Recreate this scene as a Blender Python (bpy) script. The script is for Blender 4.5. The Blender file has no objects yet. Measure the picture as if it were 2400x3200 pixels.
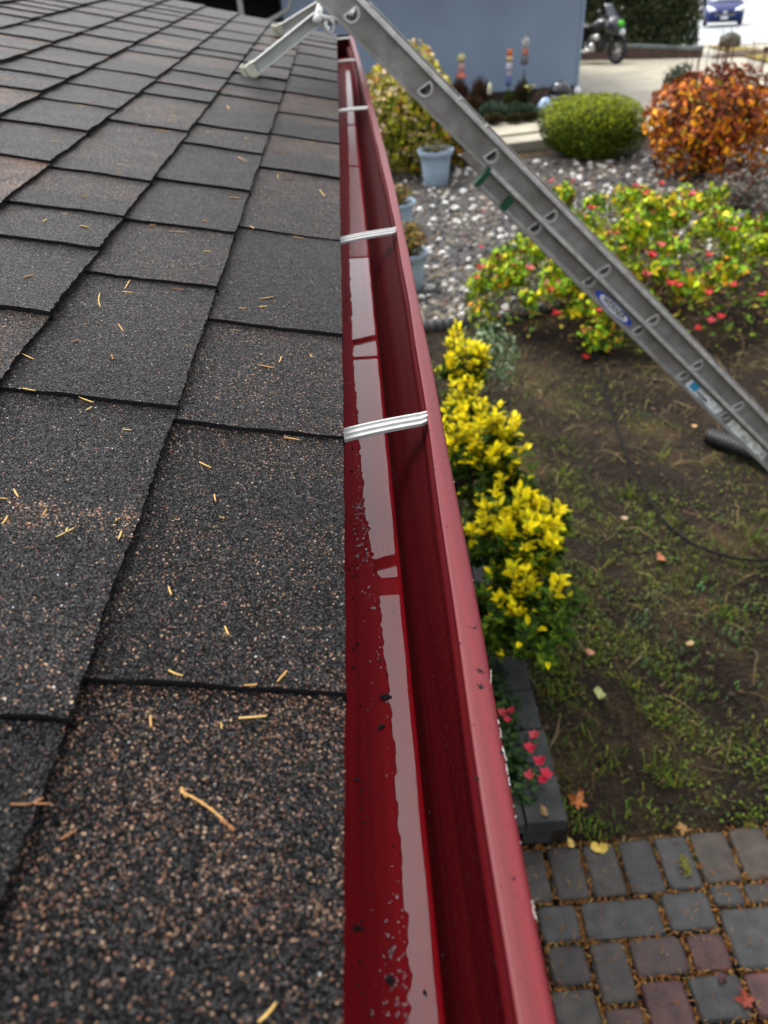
import bpy, bmesh, math, random
import numpy as np
from mathutils import Vector, Matrix, Euler

S = bpy.context.scene
COL = S.collection
rad = math.radians
random.seed(7)
rng = np.random.default_rng(11)

# ------------------------------------------------------------------ camera
F, CX, CY = 2300.0, 1200.0, 1600.0
CAM = np.array([0.0, 0.0, 0.36])          # 0.36 m above the gutter lip (z = 0)
_ny = (F * F - 142 * 203) / 1800.0
_vy = np.array([-142.0, -1800.0, F]); _dn = np.array([203.0, _ny, F])
_dY = _vy / np.linalg.norm(_vy); _dZ = -_dn / np.linalg.norm(_dn); _dX = np.cross(_dY, _dZ)
ROT = np.array([_dX, _dY, _dZ])           # rows: world axes in camera (x right, y down, z forward)
cam = bpy.data.cameras.new("camera"); cam_o = bpy.data.objects.new("camera", cam); COL.objects.link(cam_o)
cam.sensor_fit = 'VERTICAL'; cam.sensor_height = 36.0; cam.lens = 36.0 * F / 3200.0
cam.clip_start = 0.02; cam.clip_end = 2000
_m = Matrix([[ROT[i, 0], -ROT[i, 1], -ROT[i, 2], CAM[i]] for i in range(3)] + [[0, 0, 0, 1]])
cam_o.matrix_world = _m
cam.dof.use_dof = True; cam.dof.focus_distance = 0.66; cam.dof.aperture_fstop = 7.0
S.camera = cam_o

# ------------------------------------------------------------------ light
W = bpy.data.worlds.new("World"); S.world = W; W.use_nodes = True
_n = W.node_tree.nodes; _l = W.node_tree.links; _n.clear()
SUN_EL, SUN_AZ = 56.0, 318.0              # azimuth measured from +Y clockwise
sky = _n.new('ShaderNodeTexSky'); sky.sky_type = 'NISHITA'; sky.sun_disc = False
sky.sun_elevation = rad(SUN_EL); sky.sun_rotation = rad(SUN_AZ); sky.dust_density = 4.0; sky.air_density = 1.0
hs = _n.new('ShaderNodeHueSaturation'); hs.inputs['Saturation'].default_value = 0.22
bg = _n.new('ShaderNodeBackground'); bg.inputs['Strength'].default_value = 0.15
ow = _n.new('ShaderNodeOutputWorld')
# an overcast sky is about three times brighter overhead than at the horizon
_tc = _n.new('ShaderNodeTexCoord'); _sx = _n.new('ShaderNodeSeparateXYZ'); _l.new(_tc.outputs['Generated'], _sx.inputs[0])
_mr = _n.new('ShaderNodeMapRange'); _mr.inputs['From Min'].default_value = 0.0; _mr.inputs['From Max'].default_value = 1.0
_mr.inputs['To Min'].default_value = 1.25; _mr.inputs['To Max'].default_value = 3.0; _l.new(_sx.outputs['Z'], _mr.inputs['Value'])
_ml = _n.new('ShaderNodeVectorMath'); _ml.operation = 'SCALE'; _l.new(_mr.outputs[0], _ml.inputs['Scale'])
_l.new(sky.outputs[0], hs.inputs['Color']); _l.new(hs.outputs[0], _ml.inputs[0]); _l.new(_ml.outputs[0], bg.inputs['Color']); _l.new(bg.outputs[0], ow.inputs['Surface'])
sun = bpy.data.lights.new("sun", 'SUN'); sun.energy = 0.6; sun.angle = rad(25); sun.color = (1.0, 0.96, 0.9)
sun_o = bpy.data.objects.new("sun", sun); COL.objects.link(sun_o)
_sd = Vector((math.sin(rad(SUN_AZ)) * math.cos(rad(SUN_EL)), math.cos(rad(SUN_AZ)) * math.cos(rad(SUN_EL)), math.sin(rad(SUN_EL))))
sun_o.rotation_euler = _sd.to_track_quat('Z', 'Y').to_euler()
S.view_settings.view_transform = 'Standard'; S.view_settings.look = 'None'
S.view_settings.exposure = 0.66; S.view_settings.gamma = 1.0; S.view_settings.use_curve_mapping = False
S.render.engine = 'CYCLES'; S.cycles.use_denoising = True; S.cycles.max_bounces = 6

# ------------------------------------------------------------------ measuring helpers (photo pixel -> place)
G = -2.40                                   # garden ground level under the eave
def terrain(y):
    return G if y < 18 else (G - (y - 18) * 0.074 if y < 46 else G - 28 * 0.074)
def ray(p):
    return ROT @ np.array([p[0] - CX, p[1] - CY, F])
def at(p, z):
    d = ray(p); return CAM + d * ((z - CAM[2]) / d[2])
def at_y(p, y):
    d = ray(p); return CAM + d * (y / d[1])
def at_ground(p):
    P = at(p, G)
    if P[1] <= 18: return P
    d = ray(p); d = d / d[1]
    for k in range(1800, 9000):
        y = k * 0.01
        if CAM[2] + d[2] * y <= terrain(y): break
    return CAM + d * y
def depth(P):
    return float((ROT.T @ (np.array(P) - CAM))[2])
def ppm(P):
    return F / depth(P)

# ------------------------------------------------------------------ mesh helpers
class Geo:
    """collects shapes and links them as one mesh object"""
    def __init__(s):
        s.v = []; s.f = []; s.mi = []; s.c = []; s.col = (1, 1, 1)
    def add(s, vs, fs, mi=0, col=None):
        b = len(s.v); s.v += [tuple(map(float, q)) for q in vs]
        s.f += [tuple(b + i for i in f) for f in fs]; s.mi += [mi] * len(fs)
        s.c += [col or s.col] * len(vs)
        return b
    def box(s, c, h, rz=0.0, mi=0, R=None, col=None):
        vs = []
        for dz in (-1, 1):
            for dx, dy in ((-1, -1), (1, -1), (1, 1), (-1, 1)):
                q = Vector((dx * h[0], dy * h[1], dz * h[2]))
                q = (R @ q) if R is not None else Matrix.Rotation(rz, 3, 'Z') @ q
                vs.append((c[0] + q.x, c[1] + q.y, c[2] + q.z))
        s.add(vs, [(3, 2, 1, 0), (4, 5, 6, 7), (0, 1, 5, 4), (1, 2, 6, 5), (2, 3, 7, 6), (3, 0, 4, 7)], mi, col)
    def tube(s, pts, r, n=8, mi=0, cap=True, col=None):
        pts = [Vector(p) for p in pts]; m = len(pts)
        rr = r if isinstance(r, (list, tuple)) else [r] * m
        vs = []; up = None
        for i, p in enumerate(pts):
            t = (pts[min(i + 1, m - 1)] - pts[max(i - 1, 0)]).normalized()
            if up is None:
                up = Vector((0, 0, 1)) if abs(t.z) < 0.9 else Vector((1, 0, 0))
            a = t.cross(up)
            if a.length < 1e-6: a = t.orthogonal()
            a.normalize(); b = t.cross(a).normalized(); up = -b if (-b).dot(up) > 0 else b
            a = t.cross(up).normalized(); b = t.cross(a)
            for k in range(n):
                w = 2 * math.pi * k / n
                vs.append(p + a * (rr[i] * math.cos(w)) + b * (rr[i] * math.sin(w)))
        fs = [(i * n + k, i * n + (k + 1) % n, (i + 1) * n + (k + 1) % n, (i + 1) * n + k) for i in range(m - 1) for k in range(n)]
        if cap: fs += [tuple(range(n))[::-1], tuple((m - 1) * n + k for k in range(n))]
        s.add(vs, fs, mi, col)
    def lathe(s, prof, c=(0, 0, 0), n=24, mi=0, sc=(1, 1, 1), R=None, col=None):
        m = len(prof); vs = []
        for r, z in prof:
            for k in range(n):
                w = 2 * math.pi * k / n
                q = Vector((r * math.cos(w) * sc[0], r * math.sin(w) * sc[1], z * sc[2]))
                if R is not None: q = R @ q
                vs.append((c[0] + q.x, c[1] + q.y, c[2] + q.z))
        fs = [(i * n + k, i * n + (k + 1) % n, (i + 1) * n + (k + 1) % n, (i + 1) * n + k) for i in range(m - 1) for k in range(n)]
        if prof[0][0] > 1e-5: fs.append(tuple(range(n))[::-1])
        if prof[-1][0] > 1e-5: fs.append(tuple((m - 1) * n + k for k in range(n)))
        s.add(vs, fs, mi, col)
    def ball(s, c, r, n=12, m=8, mi=0, jit=0.0, col=None):
        r = r if isinstance(r, (tuple, list)) else (r, r, r)
        vs = []
        for i in range(m + 1):
            th = math.pi * i / m
            for k in range(n):
                w = 2 * math.pi * k / n; j = 1 + random.uniform(-jit, jit)
                vs.append((c[0] + r[0] * j * math.sin(th) * math.cos(w), c[1] + r[1] * j * math.sin(th) * math.sin(w), c[2] + r[2] * j * math.cos(th)))
        fs = [(i * n + k, i * n + (k + 1) % n, (i + 1) * n + (k + 1) % n, (i + 1) * n + k)[::-1] for i in range(m) for k in range(n)]
        s.add(vs, fs, mi, col)
    def sweep(s, sections, closed=False, mi=0, cap=False, col=None):
        """sections: list of lists of points, one list for each station"""
        n = len(sections[0]); vs = [p for sec in sections for p in sec]
        kk = n if closed else n - 1
        fs = [(i * n + k, i * n + (k + 1) % n, (i + 1) * n + (k + 1) % n, (i + 1) * n + k) for i in range(len(sections) - 1) for k in range(kk)]
        if cap and closed: fs += [tuple(range(n))[::-1], tuple((len(sections) - 1) * n + k for k in range(n))]
        s.add(vs, fs, mi, col)
    def build(s, name, mats, parent=None, smooth=False, loc=None, bevel=0.0, seg=2, color=False, sub=0, fixn=True):
        me = bpy.data.meshes.new(name)
        off = Vector(loc) if loc is not None else Vector((0, 0, 0))
        me.from_pydata([(x - off.x, y - off.y, z - off.z) for x, y, z in s.v], [], s.f)
        if color or len(set(s.c)) > 1:
            a = me.color_attributes.new("Col", 'FLOAT_COLOR', 'POINT')
            a.data.foreach_set('color', np.array([(*c, 1.0) for c in s.c], np.float32).ravel())
        mats = mats if isinstance(mats, (list, tuple)) else [mats]
        for m in mats: me.materials.append(m)
        me.polygons.foreach_set('material_index', s.mi)
        if fixn:
            bm = bmesh.new(); bm.from_mesh(me); bmesh.ops.recalc_face_normals(bm, faces=bm.faces); bm.to_mesh(me); bm.free()
        if smooth: me.polygons.foreach_set('use_smooth', [True] * len(me.polygons))
        o = bpy.data.objects.new(name, me); COL.objects.link(o)
        if loc is not None: o.location = off
        if parent is not None:
            o.parent = parent
            if loc is None: o.matrix_parent_inverse = Matrix.Translation(-parent.location)
            else: o.location = off - parent.location
        if bevel:
            b = o.modifiers.new("bevel", 'BEVEL'); b.width = bevel; b.segments = seg; b.limit_method = 'ANGLE'; b.angle_limit = rad(40)
        if sub:
            q = o.modifiers.new("sub", 'SUBSURF'); q.levels = sub; q.render_levels = sub
        return o

def tag(o, label=None, cat=None, group=None, kind=None):
    if label: o['label'] = label
    if cat: o['category'] = cat
    if group: o['group'] = group
    if kind: o['kind'] = kind
    return o
def empty(name, loc, label, cat, group=None):
    o = bpy.data.objects.new(name, None); COL.objects.link(o); o.location = tuple(map(float, loc)); o.empty_display_size = 0.1
    return tag(o, label, cat, group)
def copy_tree(o, parent=None):
    c = o.copy(); COL.objects.link(c)
    if parent is not None: c.parent = parent
    for ch in list(o.children): copy_tree(ch, c)
    return c
def smoothstep(e0, e1, x):
    t = max(0.0, min(1.0, (x - e0) / (e1 - e0))); return t * t * (3 - 2 * t)
def interp(xs, ys, x): return float(np.interp(x, xs, ys))

# ------------------------------------------------------------------ materials
def nt(name):
    m = bpy.data.materials.new(name); m.use_nodes = True
    return m, m.node_tree.nodes, m.node_tree.links, m.node_tree.nodes['Principled BSDF']
def plain(name, col, rough=0.6, spec=0.4, metal=0.0, var=0.12, scale=20.0, bump=0.0, bscale=200.0, coat=0.0):
    m, n, l, p = nt(name)
    tc = n.new('ShaderNodeTexCoord')
    ns = n.new('ShaderNodeTexNoise'); ns.inputs['Scale'].default_value = scale; ns.inputs['Detail'].default_value = 5
    l.new(tc.outputs['Object'], ns.inputs['Vector'])
    r = n.new('ShaderNodeValToRGB'); r.color_ramp.elements[0].position = 0.3; r.color_ramp.elements[1].position = 0.7
    r.color_ramp.elements[0].color = (*[c * (1 - var) for c in col], 1); r.color_ramp.elements[1].color = (*[min(1, c * (1 + var)) for c in col], 1)
    l.new(ns.outputs['Fac'], r.inputs['Fac']); l.new(r.outputs[0], p.inputs['Base Color'])
    p.inputs['Roughness'].default_value = rough; p.inputs['Specular IOR Level'].default_value = spec; p.inputs['Metallic'].default_value = metal
    p.inputs['Coat Weight'].default_value = coat; p.inputs['Coat Roughness'].default_value = 0.08
    if bump:
        nb = n.new('ShaderNodeTexNoise'); nb.inputs['Scale'].default_value = bscale; nb.inputs['Detail'].default_value = 4
        l.new(tc.outputs['Object'], nb.inputs['Vector'])
        b = n.new('ShaderNodeBump'); b.inputs['Strength'].default_value = bump; b.inputs['Distance'].default_value = 0.01
        l.new(nb.outputs['Fac'], b.inputs['Height']); l.new(b.outputs[0], p.inputs['Normal'])
    return m
def by_attr(name, rough=0.5, spec=0.35, var=0.25, scale=60.0, bump=0.0):
    m, n, l, p = nt(name)
    a = n.new('ShaderNodeAttribute'); a.attribute_name = 'Col'
    tc = n.new('ShaderNodeTexCoord'); ns = n.new('ShaderNodeTexNoise'); ns.inputs['Scale'].default_value = scale
    l.new(tc.outputs['Object'], ns.inputs['Vector'])
    mr = n.new('ShaderNodeMapRange'); mr.inputs['From Min'].default_value = 0.3; mr.inputs['From Max'].default_value = 0.7
    mr.inputs['To Min'].default_value = 1 - var; mr.inputs['To Max'].default_value = 1 + var
    l.new(ns.outputs['Fac'], mr.inputs['Value'])
    mx = n.new('ShaderNodeVectorMath'); mx.operation = 'SCALE'
    l.new(a.outputs['Color'], mx.inputs[0]); l.new(mr.outputs[0], mx.inputs['Scale']); l.new(mx.outputs[0], p.inputs['Base Color'])
    p.inputs['Roughness'].default_value = rough; p.inputs['Specular IOR Level'].default_value = spec
    if bump:
        nb = n.new('ShaderNodeTexNoise'); nb.inputs['Scale'].default_value = 70; nb.inputs['Detail'].default_value = 7; l.new(tc.outputs['Object'], nb.inputs['Vector'])
        b = n.new('ShaderNodeBump'); b.inputs['Strength'].default_value = bump; b.inputs['Distance'].default_value = 0.008
        l.new(nb.outputs['Fac'], b.inputs['Height']); l.new(b.outputs[0], p.inputs['Normal'])
    return m

def shingle_mat():
    m, n, l, p = nt("asphalt_granules")
    tc = n.new('ShaderNodeTexCoord')
    at_ = n.new('ShaderNodeAttribute'); at_.attribute_name = 'Col'
    sx = n.new('ShaderNodeSeparateColor'); l.new(at_.outputs['Color'], sx.inputs[0])
    # wobble the coordinates a little so that granules are angular and uneven
    wob = n.new('ShaderNodeTexNoise'); wob.inputs['Scale'].default_value = 260; wob.inputs['Detail'].default_value = 2
    l.new(tc.outputs['Object'], wob.inputs['Vector'])
    ms = n.new('ShaderNodeVectorMath'); ms.operation = 'SCALE'; ms.inputs['Scale'].default_value = 0.0035; l.new(wob.outputs['Color'], ms.inputs[0])
    ad = n.new('ShaderNodeVectorMath'); ad.operation = 'ADD'; l.new(tc.outputs['Object'], ad.inputs[0]); l.new(ms.outputs[0], ad.inputs[1])
    vo = n.new('ShaderNodeTexVoronoi'); vo.inputs['Scale'].default_value = 820; vo.inputs['Randomness'].default_value = 1.0
    l.new(ad.outputs[0], vo.inputs['Vector'])
    sc = n.new('ShaderNodeSeparateColor'); l.new(vo.outputs['Color'], sc.inputs[0])
    # dark granules: black to grey; light granules: tan, pink, cream
    dk = n.new('ShaderNodeValToRGB'); e = dk.color_ramp.elements; e[0].color = (0.0030, 0.0030, 0.0033, 1); e[1].color = (0.036, 0.032, 0.032, 1)
    e2 = dk.color_ramp.elements.new(0.6); e2.color = (0.0085, 0.0085, 0.0092, 1)
    l.new(sc.outputs['Green'], dk.inputs['Fac'])
    lt = n.new('ShaderNodeValToRGB'); e = lt.color_ramp.elements; e[0].color = (0.10, 0.046, 0.031, 1); e[1].color = (0.62, 0.43, 0.25, 1)
    e2 = lt.color_ramp.elements.new(0.5); e2.color = (0.28, 0.145, 0.09, 1)
    e3 = lt.color_ramp.elements.new(0.985); e3.color = (0.42, 0.28, 0.165, 1)
    l.new(sc.outputs['Blue'], lt.inputs['Fac'])
    # share of light granules: from the colour drop of the tab, with patches
    pn = n.new('ShaderNodeTexNoise'); pn.inputs['Scale'].default_value = 24; pn.inputs['Detail'].default_value = 5; l.new(tc.outputs['Object'], pn.inputs['Vector'])
    pm = n.new('ShaderNodeMapRange'); pm.inputs['From Min'].default_value = 0.3; pm.inputs['From Max'].default_value = 0.7; pm.inputs['To Min'].default_value = 0.25; pm.inputs['To Max'].default_value = 0.92
    l.new(pn.outputs['Fac'], pm.inputs['Value'])
    fr = n.new('ShaderNodeMath'); fr.operation = 'MULTIPLY'; l.new(sx.outputs['Red'], fr.inputs[0]); l.new(pm.outputs[0], fr.inputs[1])
    lt2 = n.new('ShaderNodeMath'); lt2.operation = 'LESS_THAN'; l.new(sc.outputs['Red'], lt2.inputs[0]); l.new(fr.outputs[0], lt2.inputs[1])
    mx = n.new('ShaderNodeMix'); mx.data_type = 'RGBA'
    l.new(lt2.outputs[0], mx.inputs['Factor']); l.new(dk.outputs[0], mx.inputs['A']); l.new(lt.outputs[0], mx.inputs['B'])
    # rare white granules
    wt = n.new('ShaderNodeMath'); wt.operation = 'GREATER_THAN'; wt.inputs[1].default_value = 0.9990; l.new(sc.outputs['Red'], wt.inputs[0])
    mw = n.new('ShaderNodeMix'); mw.data_type = 'RGBA'; mw.inputs['B'].default_value = (0.55, 0.56, 0.57, 1)
    l.new(wt.outputs[0], mw.inputs['Factor']); l.new(mx.outputs['Result'], mw.inputs['A'])
    gap = n.new('ShaderNodeMapRange'); gap.inputs['From Min'].default_value = 0.30; gap.inputs['From Max'].default_value = 0.62
    gap.inputs['To Min'].default_value = 1.0; gap.inputs['To Max'].default_value = 0.18; l.new(vo.outputs['Distance'], gap.inputs['Value'])
    mg = n.new('ShaderNodeVectorMath'); mg.operation = 'SCALE'; l.new(mw.outputs['Result'], mg.inputs[0]); l.new(gap.outputs[0], mg.inputs['Scale'])
    br = n.new('ShaderNodeVectorMath'); br.operation = 'SCALE'; l.new(mg.outputs[0], br.inputs[0]); l.new(sx.outputs['Green'], br.inputs['Scale'])
    l.new(br.outputs[0], p.inputs['Base Color'])
    gl = n.new('ShaderNodeMath'); gl.operation = 'GREATER_THAN'; gl.inputs[1].default_value = 0.62; l.new(sc.outputs['Blue'], gl.inputs[0])
    g1 = n.new('ShaderNodeMath'); g1.operation = 'MULTIPLY_ADD'; g1.inputs[1].default_value = 0.60; g1.inputs[2].default_value = 0.22; l.new(gl.outputs[0], g1.inputs[0])
    g2 = n.new('ShaderNodeMath'); g2.operation = 'MULTIPLY'; l.new(g1.outputs[0], g2.inputs[0]); l.new(gap.outputs[0], g2.inputs[1])
    l.new(g2.outputs[0], p.inputs['Specular IOR Level']); p.inputs['Roughness'].default_value = 0.40
    b = n.new('ShaderNodeBump'); b.inputs['Strength'].default_value = 1.0; b.inputs['Distance'].default_value = 0.0018; b.invert = True
    l.new(vo.outputs['Distance'], b.inputs['Height'])
    ms2 = n.new('ShaderNodeMath'); ms2.operation = 'MULTIPLY'; ms2.inputs[1].default_value = 1.6
    l.new(vo.outputs['Distance'], ms2.inputs[0])
    nb = n.new('ShaderNodeTexNoise'); nb.inputs['Scale'].default_value = 150; nb.inputs['Detail'].default_value = 3; l.new(tc.outputs['Object'], nb.inputs['Vector'])
    b2 = n.new('ShaderNodeBump'); b2.inputs['Strength'].default_value = 0.7; b2.inputs['Distance'].default_value = 0.003
    l.new(nb.outputs['Fac'], b2.inputs['Height']); l.new(b.outputs[0], b2.inputs['Normal']); l.new(b2.outputs[0], p.inputs['Normal'])
    # each granule stands at its own height
    hh = n.new('ShaderNodeMath'); hh.operation = 'SUBTRACT'; l.new(sc.outputs['Green'], hh.inputs[1]); l.new(ms2.outputs[0], hh.inputs[0]); l.new(hh.outputs[0], b.inputs['Height'])
    return m

def red_paint(name, rough, spec, streak, col=(0.135, 0.0075, 0.011), speck=0.0):
    m, n, l, p = nt(name)
    tc = n.new('ShaderNodeTexCoord')
    mp = n.new('ShaderNodeMapping'); mp.inputs['Scale'].default_value = (160, 1.2, 160); l.new(tc.outputs['Object'], mp.inputs[0])
    ns = n.new('ShaderNodeTexNoise'); ns.inputs['Scale'].default_value = 1.0; ns.inputs['Detail'].default_value = 6; l.new(mp.outputs[0], ns.inputs['Vector'])
    r = n.new('ShaderNodeValToRGB'); r.color_ramp.elements[0].position = 0.3; r.color_ramp.elements[1].position = 0.72
    r.color_ramp.elements[0].color = (*[c * (1 - streak) for c in col], 1); r.color_ramp.elements[1].color = (*[c * (1 + streak) for c in col], 1)
    l.new(ns.outputs['Fac'], r.inputs['Fac'])
    last = r.outputs[0]
    if speck:
        v = n.new('ShaderNodeTexNoise'); v.inputs['Scale'].default_value = 520; v.inputs['Detail'].default_value = 3; l.new(tc.outputs['Object'], v.inputs['Vector'])
        c = n.new('ShaderNodeValToRGB'); c.color_ramp.elements[0].position = 0.60; c.color_ramp.elements[1].position = 0.70; l.new(v.outputs['Fac'], c.inputs['Fac'])
        sm = n.new('ShaderNodeMath'); sm.operation = 'MULTIPLY'; sm.inputs[1].default_value = speck; l.new(c.outputs[0], sm.inputs[0])
        mx = n.new('ShaderNodeMix'); mx.data_type = 'RGBA'; mx.inputs['B'].default_value = (0.03, 0.008, 0.008, 1)
        l.new(sm.outputs[0], mx.inputs['Factor']); l.new(last, mx.inputs['A']); last = mx.outputs['Result']
    l.new(last, p.inputs['Base Color'])
    p.inputs['Roughness'].default_value = rough; p.inputs['Specular IOR Level'].default_value = spec
    nb = n.new('ShaderNodeTexNoise'); nb.inputs['Scale'].default_value = 900; l.new(tc.outputs['Object'], nb.inputs['Vector'])
    b = n.new('ShaderNodeBump'); b.inputs['Strength'].default_value = 0.12; b.inputs['Distance'].default_value = 0.0006
    l.new(nb.outputs['Fac'], b.inputs['Height']); l.new(b.outputs[0], p.inputs['Normal'])
    return m

def water_mat(name='rain_water', ior=1.36, rough=0.01):
    m, n, l, p = nt(name); n.remove(p)
    o = n['Material Output']
    fr = n.new('ShaderNodeFresnel'); fr.inputs['IOR'].default_value = ior
    tr = n.new('ShaderNodeBsdfTransparent'); tr.inputs[0].default_value = (0.97, 0.97, 0.97, 1)
    gl = n.new('ShaderNodeBsdfGlossy'); gl.inputs['Roughness'].default_value = rough; gl.inputs['Color'].default_value = (1, 1, 1, 1)
    tc = n.new('ShaderNodeTexCoord'); ns = n.new('ShaderNodeTexNoise'); ns.inputs['Scale'].default_value = 30; l.new(tc.outputs['Object'], ns.inputs['Vector'])
    b = n.new('ShaderNodeBump'); b.inputs['Strength'].default_value = 0.02; b.inputs['Distance'].default_value = 0.002
    l.new(ns.outputs['Fac'], b.inputs['Height']); l.new(b.outputs[0], gl.inputs['Normal'])
    mx = n.new('ShaderNodeMixShader'); l.new(fr.outputs[0], mx.inputs[0]); l.new(tr.outputs[0], mx.inputs[1]); l.new(gl.outputs[0], mx.inputs[2])
    l.new(mx.outputs[0], o.inputs['Surface'])
    return m

def alu_mat():
    m, n, l, p = nt("worn_aluminium")
    tc = n.new('ShaderNodeTexCoord')
    mp = n.new('ShaderNodeMapping'); mp.inputs['Scale'].default_value = (22, 22, 22); l.new(tc.outputs['Object'], mp.inputs[0])
    ns = n.new('ShaderNodeTexNoise'); ns.inputs['Scale'].default_value = 1; ns.inputs['Detail'].default_value = 6; l.new(mp.outputs[0], ns.inputs['Vector'])
    n2 = n.new('ShaderNodeTexNoise'); n2.inputs['Scale'].default_value = 14; n2.inputs['Detail'].default_value = 6; l.new(tc.outputs['Object'], n2.inputs['Vector'])
    mm = n.new('ShaderNodeMath'); mm.operation = 'MULTIPLY'; l.new(ns.outputs['Fac'], mm.inputs[0]); l.new(n2.outputs['Fac'], mm.inputs[1])
    r = n.new('ShaderNodeValToRGB'); r.color_ramp.elements[0].position = 0.12; r.color_ramp.elements[1].position = 0.40
    r.color_ramp.elements[0].color = (0.22, 0.21, 0.19, 1); r.color_ramp.elements[1].color = (0.38, 0.37, 0.35, 1)
    l.new(mm.outputs[0], r.inputs['Fac']); l.new(r.outputs[0], p.inputs['Base Color'])
    p.inputs['Metallic'].default_value = 0.55; p.inputs['Roughness'].default_value = 0.45
    return m

def soil_mat():
    m, n, l, p = nt("wet_soil")
    tc = n.new('ShaderNodeTexCoord')
    n1 = n.new('ShaderNodeTexNoise'); n1.inputs['Scale'].default_value = 2.2; n1.inputs['Detail'].default_value = 9; n1.inputs['Roughness'].default_value = 0.65; l.new(tc.outputs['Object'], n1.inputs['Vector'])
    r = n.new('ShaderNodeValToRGB'); e = r.color_ramp.elements
    e[0].position = 0.28; e[0].color = (0.007, 0.0050, 0.0036, 1); e[1].position = 0.75; e[1].color = (0.060, 0.042, 0.017, 1)
    q = r.color_ramp.elements.new(0.5); q.color = (0.019, 0.0135, 0.009, 1)
    l.new(n1.outputs['Fac'], r.inputs['Fac'])
    n2 = n.new('ShaderNodeTexNoise'); n2.inputs['Scale'].default_value = 55; n2.inputs['Detail'].default_value = 5; l.new(tc.outputs['Object'], n2.inputs['Vector'])
    mr = n.new('ShaderNodeMapRange'); mr.inputs['From Min'].default_value = 0.3; mr.inputs['From Max'].default_value = 0.7; mr.inputs['To Min'].default_value = 0.4; mr.inputs['To Max'].default_value = 1.7
    l.new(n2.outputs['Fac'], mr.inputs['Value'])
    mx = n.new('ShaderNodeVectorMath'); mx.operation = 'SCALE'; l.new(r.outputs[0], mx.inputs[0]); l.new(mr.outputs[0], mx.inputs['Scale'])
    l.new(mx.outputs[0], p.inputs['Base Color'])
    p.inputs['Roughness'].default_value = 0.8; p.inputs['Specular IOR Level'].default_value = 0.08
    b = n.new('ShaderNodeBump'); b.inputs['Strength'].default_value = 1.0; b.inputs['Distance'].default_value = 0.03
    l.new(n2.outputs['Fac'], b.inputs['Height']); l.new(b.outputs[0], p.inputs['Normal'])
    return m

M = {}
M['shingle'] = shingle_mat()
M['asphalt_edge'] = plain("asphalt_edge", (0.010, 0.010, 0.011), 0.75, 0.2, var=0.4, scale=400, bump=0.6, bscale=600)
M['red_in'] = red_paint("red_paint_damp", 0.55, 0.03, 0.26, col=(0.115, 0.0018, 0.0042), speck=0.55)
M['red_hem_shaded'] = red_paint("red_paint_hem_shaded", 0.5, 0.12, 0.3, col=(0.045, 0.0014, 0.0026), speck=0.6)  # darker copy of the red: shade below the lip put into the colour
M['red_shaded'] = red_paint("red_paint_shaded", 0.5, 0.05, 0.45, col=(0.022, 0.0008, 0.0014), speck=0.7)  # streaky red with the shade of front wall and end cap put into its colour
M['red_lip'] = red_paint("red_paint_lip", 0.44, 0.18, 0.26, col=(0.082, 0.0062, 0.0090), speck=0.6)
M['water'] = water_mat()
M['damp'] = water_mat('damp_film', 1.12, 0.30)
M['white_alu'] = plain("white_painted_metal", (0.30, 0.30, 0.285), 0.4, 0.5, var=0.12, scale=90)
M['alu'] = alu_mat()
M['alu_edge'] = plain("lit_aluminium", (0.62, 0.61, 0.58), 0.38, 0.5, metal=0.5, var=0.25, scale=30)  # lighter copy of the aluminium: brightness of flanges and rungs put into the colour
M['alu_bright'] = plain("bright_aluminium", (0.55, 0.55, 0.54), 0.3, 0.5, metal=0.8, var=0.15, scale=40)
M['cream_metal'] = plain("white_coated_metal", (0.50, 0.51, 0.48), 0.3, 0.5, var=0.08, scale=25)
M['rubber_pad'] = plain("pale_rubber", (0.36, 0.36, 0.28), 0.6, 0.3, var=0.25, scale=40)
M['green_plastic'] = plain("green_plastic", (0.003, 0.060, 0.026), 0.5, 0.4)
M['black'] = plain("black_plastic", (0.010, 0.010, 0.011), 0.5, 0.35)
M['black_gloss'] = plain("black_gloss", (0.012, 0.012, 0.014), 0.2, 0.5)
M['soil'] = soil_mat()
M['leaf'] = by_attr("leaves", 0.5, 0.12)
M['dull'] = by_attr("dry_bits", 0.8, 0.2, var=0.35, scale=120)
M['stem'] = plain("bark", (0.05, 0.032, 0.02), 0.8, 0.2, var=0.4, scale=60)
M['paver'] = by_attr("paver_concrete", 0.62, 0.35, var=0.42, scale=18, bump=0.5)
M['concrete'] = plain("concrete", (0.27, 0.245, 0.185), 0.6, 0.35, var=0.25, scale=1.6, bump=0.2, bscale=60)
M['street'] = plain("pale_street", (0.27, 0.28, 0.285), 0.45, 0.5, var=0.12, scale=0.7, bump=0.2, bscale=40)
M['sidewalk'] = plain("pale_sidewalk", (0.30, 0.295, 0.28), 0.45, 0.5, var=0.12, scale=1.0)
M['wall_blue'] = plain("blue_grey_stucco", (0.190, 0.245, 0.325), 0.75, 0.25, var=0.10, scale=0.8, bump=0.3, bscale=45)
M['house_trim'] = plain("white_trim", (0.25, 0.25, 0.24), 0.5, 0.4)
M['pot_blue'] = plain("pale_blue_plastic", (0.26, 0.34, 0.42), 0.35, 0.45, var=0.06, scale=6)
M['terracotta'] = plain("terracotta", (0.22, 0.07, 0.03), 0.7, 0.3)
M['block'] = plain("grey_retaining_block", (0.026, 0.0275, 0.026), 0.75, 0.3, var=0.4, scale=14, bump=0.5, bscale=70)
M['steel'] = plain("galvanised_sheet", (0.09, 0.09, 0.088), 0.5, 0.4, metal=0.3, var=0.3, scale=12)

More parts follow.
